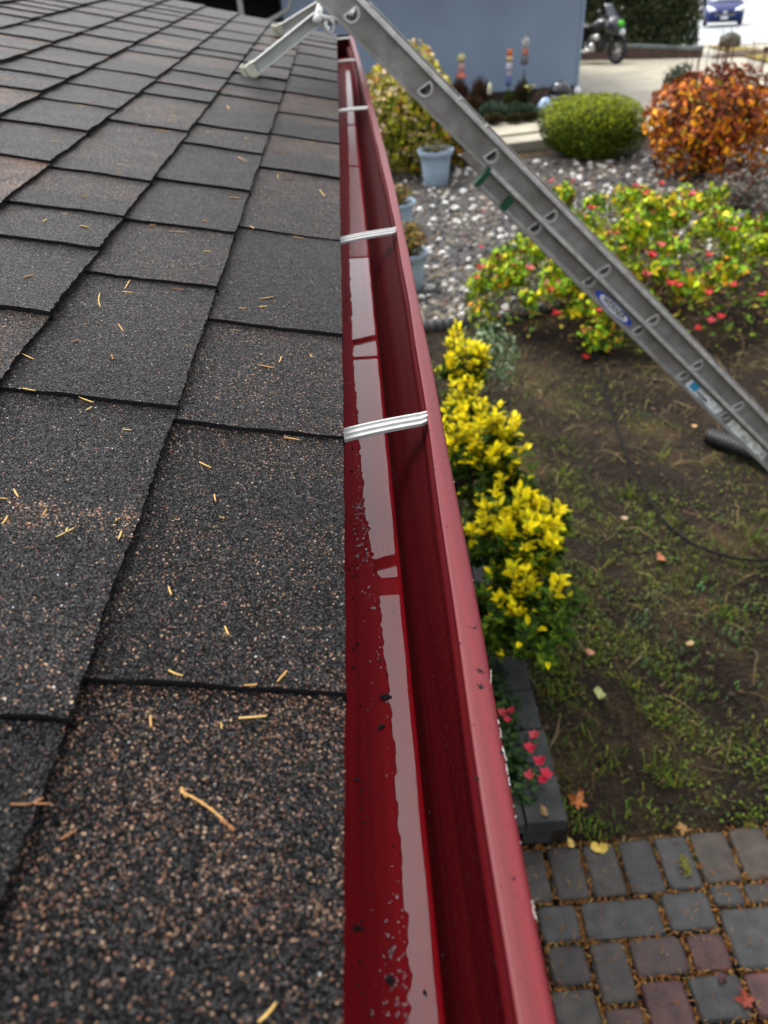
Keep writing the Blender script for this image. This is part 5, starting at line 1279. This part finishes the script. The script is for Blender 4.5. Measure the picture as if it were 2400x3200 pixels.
# ---- plants and figures in the bed against the blue wall
def wall_ground(px_, py_, off=.45):
    P = at((px_, BASE_Y[px_]), BEDZ); return P[:2]
BEDZ = G + .18
BASE_Y = {1432: 340, 1500: 342, 1470: 362, 1630: 334, 1590: 334, 1692: 345, 1530: 372, 1570: 371, 1612: 369, 1652: 366, 1440: 322, 1586: 330, 1632: 330, 1528: 352, 1648: 342, 1745: 338, 1702: 356, 1803: 300, 1540: 384, 1605: 380, 1655: 374, 1400: 335}
def spiky(px_, top, wpx, label, cols, n=160, name='spiky_plant', wl=.012, off=.5, cat="plant", group=None):
    P = wall_ground(px_, 300, off); m = ppm((P[0], P[1], BEDZ)); base = P
    # height from the picture
    d = ray((px_, top)); s = np.dot(base, d[:2]) / np.dot(d[:2], d[:2]); h = max(.15, CAM[2] + d[2] * s - BEDZ); w = wpx / m / 2
    t = empty(name, (P[0], P[1], BEDZ), label, cat, group); g = Geo(); R = random.Random(int(px_))
    for k in range(n):
        a = R.uniform(0, 6.28); f = R.random() ** .5; x0, y0 = P[0] + math.cos(a) * w * .35 * f, P[1] + math.sin(a) * w * .35 * f; L = h * (1 - .5 * f * f) * R.uniform(.45, 1.0); x1, y1 = P[0] + math.cos(a) * w * f, P[1] + math.sin(a) * w * f
        c = R.choice(cols); ww = wl * R.uniform(.7, 1.3)
        g.add([(x0 - ww, y0, BEDZ), (x0 + ww, y0, BEDZ), ((x0 + x1) / 2 + ww, (y0 + y1) / 2, BEDZ + L * .6), ((x0 + x1) / 2 - ww, (y0 + y1) / 2, BEDZ + L * .6), (x1, y1, BEDZ + L)], [(0, 1, 2, 3), (3, 2, 4)], col=c)
    g.build('foliage', M['leaf'], t, color=True, fixn=False); return t
DKB = [(.05, .025, .016), (.03, .016, .012), (.07, .04, .02)]; SUC = [(.07, .12, .085), (.11, .17, .13), (.05, .08, .05), (.04, .05, .02)]
spiky(1432, 226, 88, "dark brown spiky plant beneath the orange skirted figurine", DKB, 420)
spiky(1500, 222, 92, "dark brown upright plant between two figurines", DKB, 420)
spiky(1400, 245, 60, "brown plant nearest the ladder in the wall bed", DKB, 260)
spiky(1470, 285, 120, "low brown plant at the left of the succulents", DKB + [(.10, .06, .02)], 420)
spiky(1630, 228, 62, "dark cone shaped plant under the tallest figurine", [(.025, .035, .012), (.04, .04, .015), (.06, .03, .02)], 420)
spiky(1590, 272, 48, "small olive plant under the thin figurine", [(.05, .07, .015), (.07, .08, .02)], 220)
spiky(1692, 252, 60, "little brown plant beside the round black kettle", [(.05, .045, .02), (.09, .04, .03), (.12, .10, .09)], 240)
for k, (a, lab) in enumerate(((1530, "leftmost grey green succulent in the bed"), (1570, "second grey green succulent from the left"), (1612, "third grey green succulent, below the cone plant"), (1652, "rightmost grey green succulent near the black kettle"))):
    spiky(a, 306 + 8 * (k % 2), 80, lab, SUC, 220, 'succulent', .030, .95, "succulent", "grey green succulents in the wall bed")
for a, lab in ((1540, "low dark brown plant at the bed edge, left of three"), (1605, "low dark brown plant at the bed edge, middle of three"), (1655, "low dark brown plant at the bed edge, right of three")):
    spiky(a, 345, 80, lab, [(.04, .025, .015), (.07, .05, .02), (.05, .06, .02)], 200, 'edging_plant', .02, .5, "plant", "low plants along the bed edge")
def figure(px_, top, bot, label, spec, off=.45):
    P = wall_ground(px_, (top + bot) / 2, off)
    def zz(py): d = ray((px_, py)); s = np.dot(P, d[:2]) / np.dot(d[:2], d[:2]); return CAM[2] + d[2] * s
    m = ppm((P[0], P[1], zz(top)))
    t = empty('garden_figurine', (P[0], P[1], BEDZ), label, "figurine", "figurines in the neighbour's flower bed")
    g = Geo(); g.tube([(P[0], P[1], BEDZ - .05), (P[0], P[1], zz(bot) + .03)], .010, 6); g.build('stake', M['stem'], t)
    for nm, y0, y1, wpx, col, shp in spec:
        z0, z1 = zz(y1), zz(y0); w = wpx / m / 2; g = Geo(); c = (P[0], P[1], (z0 + z1) / 2)
        if shp == 'ball': g.ball(c, (w, w, (z1 - z0) / 2), 14, 10)
        elif shp == 'cone': g.lathe([(w, 0), (w * .9, (z1 - z0) * .12), (w * .55, (z1 - z0) * .6), (w * .2, (z1 - z0))], (P[0], P[1], z0), 14)
        elif shp == 'tube': g.lathe([(w * .8, 0), (w, (z1 - z0) * .2), (w * .9, (z1 - z0) * .8), (w * .55, (z1 - z0))], (P[0], P[1], z0), 14)
        elif shp == 'tuft':
            R = random.Random(3)
            for k in range(60):
                d = Vector((R.gauss(0, 1), R.gauss(0, 1), R.gauss(0, 1))).normalized(); g.tube([c, tuple(Vector(c) + d * w * R.uniform(.8, 1.2))], [.012, .003], 4)
        elif shp == 'ring':
            g.tube([(P[0] + w * math.cos(k * .5236), P[1], c[2] + (z1 - z0) / 2 * math.sin(k * .5236)) for k in range(13)], .008, 6)
        g.build(nm, plain("figurine_paint_%s_%d" % (nm, int(px_)), col, .45, .4, var=.12), t, smooth=True)
    return t
figure(1440, 162, 242, "round headed figurine with a pale yellow head and orange skirt", [('head', 166, 198, 27, (.40, .37, .16), 'ball'), ('body', 194, 224, 22, (.38, .22, .20), 'tube'), ('skirt', 214, 242, 36, (.42, .10, .06), 'cone')])
figure(1586, 153, 275, "thin figurine with orange hat and blue trousers", [('hat', 153, 175, 18, (.42, .09, .02), 'tube'), ('head', 172, 196, 22, (.42, .30, .14), 'ball'), ('shirt', 194, 222, 22, (.36, .34, .40), 'tube'), ('sleeve', 218, 240, 15, (.40, .36, .36), 'ball'), ('trousers', 234, 268, 19, (.07, .10, .24), 'tube')])
figure(1632, 96, 222, "tallest figurine with white spiky hair, red scarf and grey body", [('hook', 98, 124, 22, (.10, .12, .15), 'ring'), ('hair', 116, 146, 27, (.46, .46, .42), 'tuft'), ('scarf', 146, 168, 25, (.26, .06, .03), 'cone'), ('body', 166, 202, 26, (.09, .085, .10), 'tube'), ('button', 182, 196, 16, (.40, .34, .30), 'ball')], .4)
figure(1528, 258, 316, "small cream figurine low between brown plant and succulents", [('body', 262, 296, 16, (.40, .38, .26), 'tube'), ('head', 256, 268, 9, (.36, .34, .22), 'ball')], .8)
P = wall_ground(1648, 280, .8); d = ray((1648, 280)); s = np.dot(P, d[:2]) / np.dot(d[:2], d[:2]); z = CAM[2] + d[2] * s
t = empty('yellow_flower', (P[0], P[1], BEDZ), "single pale yellow flower left of the black kettle", "flower")
g = Geo(); g.tube([(P[0], P[1], BEDZ), (P[0], P[1], z)], .007, 6); g.build('stalk', plain("stalk_green", (.04, .07, .015), .6), t)
for k in range(2): bloom(t, (P[0] + .02 * k, P[1], z - .02 * k), .10, plain("yellow_petal", (.42, .38, .10), .5), 7, k)
# round black kettle grill
P = wall_ground(1745, 290, .75); m = ppm((P[0], P[1], BEDZ)); d = ray((1745, 252)); s = np.dot(P, d[:2]) / np.dot(d[:2], d[:2]); zt = CAM[2] + d[2] * s
t = empty('kettle_grill', (P[0], P[1], BEDZ), "round black kettle at the corner of the blue wall", "grill")
g = Geo(); r = 37 / m; g.lathe([(.001, zt), (r * .5, zt - r * .12), (r * .85, zt - r * .45), (r, zt - r * .95)], (P[0], P[1], 0), 24); g.build('lid', M['black_gloss'], t, smooth=True)
g = Geo(); g.lathe([(r * 1.02, zt - r * .95), (r * .9, zt - r * 1.45), (r * .5, zt - r * 1.9), (.001, zt - r * 2)], (P[0], P[1], 0), 24); g.build('bowl', plain("grey_enamel", (.10, .11, .13), .35, .5), t, smooth=True)
for k in range(3):
    a = k * 2.094 + .5; g = Geo(); g.tube([(P[0] + math.cos(a) * r * .5, P[1] + math.sin(a) * r * .5, zt - r * 1.8), (P[0] + math.cos(a) * r * .9, P[1] + math.sin(a) * r * .9, BEDZ)], .015, 6); g.build('leg', M['alu_bright'], t)
g = Geo(); g.ball((P[0] - r * .45, P[1] - r * .5, zt - r * .22), .035, 10, 8); g.build('knob', M['alu_bright'], t, smooth=True)
P = wall_ground(1702, 340, 1.15); g = Geo(); g.lathe([(.001, 0), (.10, 0), (.13, .04), (.10, .16), (.05, .24), (.001, .25)], (P[0], P[1], BEDZ), 16, sc=(1.2, .9, 1))
tag(g.build('watering_jug', plain("blue_white_glaze", (.24, .34, .50), .2, .6, var=.6, scale=9), smooth=True), "blue and white glazed jug at the foot of the black kettle", "jug")
P = wall_ground(1803, 284, .25); d = ray((1803, 284)); s = np.dot(P, d[:2]) / np.dot(d[:2], d[:2]); z = CAM[2] + d[2] * s; g = Geo(); g.ball((P[0], P[1], z), .07, 12, 8); g.tube([(P[0], P[1], z), (P[0], P[1], G)], .02, 8)
tag(g.build('path_light', plain("white_globe", (.55, .55, .55), .3, .5), smooth=True), "white globe path light at the house corner", "lamp")
# bed soil
q = [CB + wd * .05, CB + wd * 9, A0 + nrm * PD, B0 + nrm * PD]
sheet('flower_bed', [tuple(p) for p in q], BEDZ + .015, M['soil'], label="dark soil bed along the blue grey wall")

# ================================================================== tall hedge, motorcycle, car
B = at_ground((2185, 184)); A = B + np.array((-4.6, 4.4, 0.0)); hz = B[2]
t = empty('hedge', ((A[0] + B[0]) / 2, (A[1] + B[1]) / 2 + 1, hz), "tall dark clipped hedge behind the motorcycle", "hedge")
dirh = (B - A)[:2] / np.linalg.norm((B - A)[:2]); nh2 = np.array((0.0, 1.0)); Lh = float(np.linalg.norm((B - A)[:2]))
def hedge_place(n):
    u = rng.random(n); face = rng.random(n); k = 3.3
    P = np.zeros((n, 3)); N = np.zeros((n, 3))
    for i in range(n):
        dep = rng.random() ** 2 * .35
        hh = rng.random() * k
        if face[i] < .66: a, dd, zz, nn_ = u[i] * Lh, dep, hh, np.array((-nh2[0], -nh2[1], .2))
        elif face[i] < .86: a, dd, zz, nn_ = Lh - dep, u[i] * 1.8, hh, np.array((dirh[0], dirh[1], .2))
        else: a, dd, zz, nn_ = u[i] * Lh, rng.random() * 1.8, k - dep, np.array((0, 0, 1.))
        wv = .10 * math.sin(a * 3 + zz * 2.2) + .07 * math.sin(zz * 5 + a)
        top_in = .25 * max(0, zz - 2.6)
        p = A[:2] + dirh * (a - (a > Lh * .5) * top_in) + nh2 * (dd + wv + .2)
        P[i] = (p[0], p[1], hz + .28 + zz); N[i] = nn_
    return P, N / np.linalg.norm(N, axis=1)[:, None]
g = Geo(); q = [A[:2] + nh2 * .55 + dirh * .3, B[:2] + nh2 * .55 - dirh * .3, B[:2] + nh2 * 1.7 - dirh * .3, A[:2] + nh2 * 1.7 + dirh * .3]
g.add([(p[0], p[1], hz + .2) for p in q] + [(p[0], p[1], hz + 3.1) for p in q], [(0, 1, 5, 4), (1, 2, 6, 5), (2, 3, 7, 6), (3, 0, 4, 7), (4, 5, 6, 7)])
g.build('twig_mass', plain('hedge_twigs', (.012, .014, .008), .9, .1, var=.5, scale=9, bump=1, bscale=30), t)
leaf_object('foliage', leaf_mesh(17000, hedge_place, .12, palette([(.034, .046, .018), (.05, .064, .024), (.020, .028, .012), (.07, .07, .03), (.09, .07, .03)], [3, 2.5, 3, 1, .35], .3)), M['leaf'], t)
g = Geo()
for k in range(6):
    p = A[:2] + dirh * (Lh * (k + .5) / 6) + nh2 * 1.0; g.tube([(p[0], p[1], hz), (p[0], p[1], hz + 2.4)], [.07, .03], 7)
g.build('trunk', M['stem'], t)
g = Geo(); p0 = A[:2] - dirh * .5; p1 = B[:2] + dirh * .05
for (w0_, w1_, z1_, ) in ((-.05, .25, .20),):
    q = [p0 + nh2 * w0_, p1 + nh2 * w0_, p1 + nh2 * w1_, p0 + nh2 * w1_]
    g.add([(p[0], p[1], hz - .2) for p in q] + [(p[0], p[1], hz + z1_) for p in q], [(0, 1, 5, 4), (1, 2, 6, 5), (2, 3, 7, 6), (3, 0, 4, 7), (4, 5, 6, 7)])
brick = g.build('hedge_kerb', plain("brick_kerb", (.055, .03, .022), .8, var=.4, scale=6), bevel=.01); tag(brick, "low brown brick kerb under the hedge", "kerb")
g = Geo(); q = [p0 + nh2 * -.06 + dirh * 2.6, p1 + nh2 * -.06, p1 + nh2 * .26, p0 + nh2 * .26 + dirh * 2.6]
g.add([(p[0], p[1], hz + .202) for p in q] + [(p[0], p[1], hz + .28) for p in q], [(0, 1, 5, 4), (1, 2, 6, 5), (2, 3, 7, 6), (3, 0, 4, 7), (4, 5, 6, 7)])
tag(g.build('stone_coping', plain("pale_coping", (.10, .125, .115), .6, var=.4, scale=5), bevel=.01), "pale green grey coping along the foot of the hedge", "coping")
# white flowering shrub behind the motorcycle
b = at_ground((1838, 150)); t = empty('white_shrub', (b[0], b[1] + 1.5, b[2]), "loose shrub with whitish leaves behind the motorcycle", "shrub")
leaf_object('foliage', leaf_mesh(1700, blob((b[0] - .2, b[1] + 1.8, b[2] + 1.25), (1.0, .8, 1.1), 1, .9, 10, .3, 4), .13, palette([(.40, .41, .40), (.28, .29, .27), (.10, .12, .06), (.05, .06, .03)], [2.2, 1.6, 1.6, 1.2], .2)), M['leaf'], t)
stems((b[0] - .2, b[1] + 1.8, b[2] + 1.2), (.9, .7, 1.0), 14, .02, b[2], parent=t)

# ---- motorcycle
FW = at_ground((1922, 204)); mz = FW[2] + .02
RWp = at_ground((1822, 196)); head = (FW - RWp)[:2]; yaw = math.atan2(FW[1] - (FW[1] + .95), .95)   # points right and towards the camera
yaw = rad(-60)
moto = empty('motorcycle', (FW[0], FW[1], mz), "black motorcycle with a bright green lamp cover beside the hedge", "motorcycle")
ca, sa = math.cos(yaw), math.sin(yaw)
def mp(x, y, z): return (FW[0] + ca * x - sa * y, FW[1] + sa * x + ca * y, mz + z)     # x forward, front axle at 0
def wheel(x, r, w, steer=0):
    g = Geo(); n = 28; secs = []
    for k in range(n + 1):
        a = 2 * math.pi * k / n; sec = []
        for j in range(10):
            b_ = 2 * math.pi * j / 10; rr = r - w + w * math.cos(b_)
            sec.append(mp(x + rr * math.cos(a), w * .9 * math.sin(b_), r + rr * math.sin(a)))
        secs.append(sec)
    g.sweep(secs, closed=True); tyre = g.build('wheel', plain("tyre_rubber", (.012, .012, .013), .7), moto, smooth=True)
    g = Geo()
    for k in range(9):
        a = 2 * math.pi * k / 9; g.tube([mp(x + .04 * math.cos(a), 0, r + .04 * math.sin(a)), mp(x + (r - 1.5 * w) * math.cos(a), 0, r + (r - 1.5 * w) * math.sin(a))], .010, 5)
    g.tube([mp(x, -.06, r), mp(x, .06, r)], .05, 12)
    g.build('rim', M['alu_bright'], tyre); return tyre
wheel(0, .32, .065); wheel(-1.50, .31, .085)
def lump_part(name, secs_def, mat, n=14):
    g = Geo(); secs = []
    for x, z, hw, hh in secs_def:
        secs.append([mp(x, hw * math.cos(2 * math.pi * k / n), z + hh * math.sin(2 * math.pi * k / n)) for k in range(n)])
    g.sweep(secs, closed=True, cap=True); return g.build(name, mat, moto, smooth=True)
M['moto_grey'] = plain("dark_grey_paint", (.022, .024, .028), .3, .4, coat=.2)
lump_part('fuel_tank', [(-.38, .86, .05, .05), (-.45, .88, .13, .10), (-.62, .88, .17, .13), (-.80, .85, .13, .10), (-.92, .82, .06, .05)], M['moto_grey'])
lump_part('fairing', [(.10, .78, .06, .07), (.04, .80, .20, .17), (-.12, .84, .27, .24), (-.26, .86, .25, .22), (-.36, .86, .12, .10)], M['moto_grey'])
lump_part('seat', [(-.85, .80, .10, .05), (-1.05, .78, .16, .06), (-1.35, .84, .15, .07), (-1.62, .90, .12, .06), (-1.70, .92, .05, .03)], M['black'])
lump_part('engine', [(-.45, .42, .10, .12), (-.55, .45, .20, .22), (-.85, .45, .21, .22), (-1.0, .42, .10, .12)], plain("engine_metal", (.03, .03, .03), .45, .4, metal=.2, var=.4, scale=12))
lump_part('rear_fender', [(-1.20, .62, .10, .04), (-1.40, .72, .12, .05), (-1.65, .70, .12, .05), (-1.84, .55, .10, .04)], M['black_gloss'])
lump_part('front_fender', [(.26, .56, .05, .02), (.10, .68, .09, .03), (-.10, .68, .09, .03), (-.26, .56, .05, .02)], M['black_gloss'])
for s_ in (-1, 1):
    g = Geo(); g.tube([mp(0, s_ * .09, .32), mp(-.22, s_ * .09, .98)], .028, 8); g.build('fork', M['black_gloss'], moto, smooth=True)
    lump = Geo(); lump.tube([mp(-.24, 0, 1.02), mp(-.28, s_ * .22, 1.08), mp(-.42, s_ * .38, 1.04)], .016, 8); lump.build('handlebar', M['black'], moto, smooth=True)
    g = Geo(); g.box(mp(-1.40, s_ * .30, .62), (.28, .11, .20), yaw); g.build('saddlebag', M['black'], moto, bevel=.04)
    g = Geo(); g.tube([mp(-.6, s_ * .20, .32), mp(-.9, s_ * .24, .26), mp(-1.75, s_ * .26, .28)], [.04, .045, .055], 10); g.build('exhaust', M['alu_bright'], moto, smooth=True)
g = Geo(); g.ball(mp(.10, 0, .72), (.09, .09, .09), 14, 10); g.build('headlight', plain("headlight_glass", (.50, .53, .55), .12, .6), moto, smooth=True)
g = Geo(); g.ball(mp(.06, -.03, .90), (.095, .095, .085), 14, 10); g.build('lamp_cover', plain("neon_green", (.05, .36, .01), .5, .3), moto, smooth=True)
g = Geo(); secs = []
for k in range(7):
    tt = k / 6; w = .22 * (1 - .35 * tt); secs.append([mp(-.10 - .26 * tt - .10 * (j / 4) ** 2 * 0 - .12 * abs(j / 4) ** 2, w * j / 4, .98 + .34 * tt) for j in range(-4, 5)])
g.sweep(secs); wsd = g.build('windscreen', plain("smoke_screen", (.05, .055, .06), .1, .6), moto, smooth=True); q = wsd.modifiers.new("t", 'SOLIDIFY'); q.thickness = .004
for s_ in (-1, 1):
    g = Geo(); g.ball(mp(-.34, s_ * .42, 1.18), (.06, .06, .04), 10, 8); g.tube([mp(-.36, s_ * .34, 1.05), mp(-.34, s_ * .42, 1.17)], .008, 6); g.build('mirror', M['black_gloss'], moto, smooth=True)
g = Geo(); g.ball(mp(-.50, -.25, .60), (.075, .06, .075), 12, 8); g.ball(mp(-.66, -.24, .38), (.09, .06, .09), 12, 8); g.build('engine_cover', M['alu_bright'], moto, smooth=True)

# ---- blue car
CP_ = at_ground((2257, 88)); cz = CP_[2] + .035
toward = math.atan2(-CP_[1], -CP_[0]) + rad(4)
car = empty('car', (CP_[0], CP_[1], cz), "blue hatchback parked on the street facing the garden", "car")
ca2, sa2 = math.cos(toward), math.sin(toward)
def cp(x, y, z): return (CP_[0] + ca2 * x - sa2 * y, CP_[1] + sa2 * x + ca2 * y, cz + z)   # x forward, nose at 0
def csec(x, hw, z0, zs, z1, tw):
    return [cp(x, -hw * .9, z0), cp(x, -hw, z0 + .12), cp(x, -hw, zs), cp(x, -tw, z1), cp(x, -tw * .5, z1 + .02), cp(x, 0, z1 + .03), cp(x, tw * .5, z1 + .02), cp(x, tw, z1), cp(x, hw, zs), cp(x, hw, z0 + .12), cp(x, hw * .9, z0)]
M['car_blue'] = plain("car_blue", (.006, .014, .075), .35, .2, var=.05, coat=.0)
g = Geo(); secs = [csec(*q) for q in ((.02, .45, .30, .48, .56, .35), (-.04, .70, .20, .55, .66, .58), (-.22, .83, .18, .66, .76, .68), (-.6, .88, .18, .74, .86, .74), (-1.15, .88, .18, .80, .96, .76), (-1.2, .88, .18, .82, .97, .76), (-3.6, .88, .18, .88, 1.0, .78), (-4.2, .84, .22, .86, .98, .72), (-4.35, .72, .3, .8, .9, .6))]
g.sweep(secs, closed=True, cap=True); g.build('body', M['car_blue'], car, smooth=True, bevel=0)
g = Geo(); secs = [[cp(x, s1 * w, z) for s1, z in ((-1, .96), (-.86, z1), (-.4, z1 + .03), (.4, z1 + .03), (.86, z1), (1, .96))] for x, w, z1 in ((-1.0, .70, .97), (-1.75, .76, 1.42), (-2.4, .78, 1.50), (-3.3, .78, 1.47), (-4.1, .72, 1.05))]
g.sweep(secs, cap=False); g.build('windscreen', plain("car_glass", (.10, .12, .14), .06, .6), car, smooth=True)
g = Geo(); secs = [[cp(x, s1 * w, z + .012) for s1, z in ((-.86, z1), (-.4, z1 + .03), (.4, z1 + .03), (.86, z1))] for x, w, z1 in ((-1.85, .77, 1.43), (-2.4, .78, 1.50), (-3.3, .78, 1.47))]
g.sweep(secs); g.build('roof', M['car_blue'], car, smooth=True)
for s_ in (-1, 1):
    g = Geo(); g.sweep([[cp(.03 - .10 * t_ - .015, s_ * (.42 + .36 * t_), .56 + .10 * t_), cp(-.05 - .14 * t_, s_ * (.40 + .42 * t_), .68 + .14 * t_), cp(-.16 - .22 * t_, s_ * (.46 + .38 * t_), .74 + .14 * t_)] for t_ in np.linspace(0, 1, 5)]); h_ = g.build('headlight', plain("car_lamp_glass", (.62, .64, .66), .1, .6), car, smooth=True)
    q = h_.modifiers.new("t", 'SOLIDIFY'); q.thickness = .05; q.offset = 1
    for x in (-.78, -3.45):
        g = Geo(); secs = []
        for yy, rr in ((-.1, .20), (-.1, .30), (-.08, .32), (.08, .32), (.1, .30), (.1, .20)): secs.append([cp(x + rr * math.cos(2 * math.pi * k / 24), s_ * .79 + yy, .32 + rr * math.sin(2 * math.pi * k / 24)) for k in range(24)])
        g.sweep(secs, closed=True); w_ = g.build('wheel', plain("car_tyre", (.012, .012, .012), .7), car, smooth=True)
        g = Geo(); g.sweep([[cp(x + rr * math.cos(2 * math.pi * k / 24), s_ * (.79 + yy), .32 + rr * math.sin(2 * math.pi * k / 24)) for k in range(24)] for yy, rr in ((.09, .21), (.07, .12), (.085, .03))], closed=True, cap=True); g.build('rim', M['alu_bright'], w_)
    g = Geo(); g.ball(cp(-1.35, s_ * .98, 1.02), (.09, .09, .07), 10, 8); g.tube([cp(-1.35, s_ * .84, .98), cp(-1.35, s_ * .96, 1.01)], .02, 6); g.build('mirror', M['car_blue'], car, smooth=True)
def front_plate(name, y0, y1, z0, z1, x, mat, th=.02, tap=1.0):
    g = Geo(); q = [(y0, z1), (y1, z1), (y1 * tap, z0), (y0 * tap, z0)]
    g.add([cp(x, y, z) for y, z in q] + [cp(x - th - .3 * abs(y) * 0, y, z) for y, z in q], [(0, 1, 2, 3), (7, 6, 5, 4), (0, 4, 5, 1), (1, 5, 6, 2), (2, 6, 7, 3), (3, 7, 4, 0)]); return g.build(name, mat, car, bevel=.01)
front_plate('grille', -.44, .44, .50, .60, .05, M['black_gloss'], .08, .8)
front_plate('lower_grille', -.50, .50, .20, .30, .03, M['black'], .10, .9)
front_plate('chrome_bar', -.46, .46, .478, .496, .06, M['alu_bright'], .08, .95)
front_plate('number_plate', -.16, .16, .335, .445, .075, plain("plate_white", (.55, .56, .58), .4, .4, var=.35, scale=30), .05)
g = Geo(); g.tube([cp(.085, .085 * math.cos(k * .5236), .60 + .06 * math.sin(k * .5236)) for k in range(13)], .012, 6); g.tube([cp(.085, .045 * math.cos(k * .5236), .605 + .05 * math.sin(k * .5236)) for k in range(13)], .009, 6)
g.tube([cp(.08, -.07, .6), cp(.08, .07, .6)], .018, 6); g.build('emblem', M['alu_bright'], car, smooth=True)
# rock and dead weeds on the verge
P = at_ground((2276, 155)); g = Geo(); g.ball((P[0], P[1], P[2] + .18), (.33, .28, .26), 14, 9, jit=.12)
tag(g.build('rock', plain("dark_rock", (.07, .07, .05), .8, var=.4, scale=5, bump=.5, bscale=12)), "dark rounded rock on the grass verge by the street", "rock")
P = at_ground((2330, 178)); g = Geo(); g.ball((P[0], P[1], P[2] + .05), (.9, .22, .10), 12, 6, jit=.15)
tag(g.build('bark_mulch', plain("mulch", (.10, .07, .05), .9, var=.4, scale=8)), "flat brown mulch patch on the grass verge", "mulch")
for k, (a, b, tp) in enumerate(((2258, 215, 158), (2375, 230, 165))):
    P = at_ground((a, b)); m = ppm(P); g = Geo(); h = (b - tp) / m
    g.tube([tuple(P), (P[0] + .02, P[1], P[2] + h)], .02, 6); g.box((P[0] + .02, P[1], P[2] + h), (.06, .01, .04))
    tag(g.build('garden_stake', M['stem']), ("thin brown stake standing before the rock on the verge", "thin brown stake at the right end of the verge")[k], "stake")
bpy.context.view_layer.update()
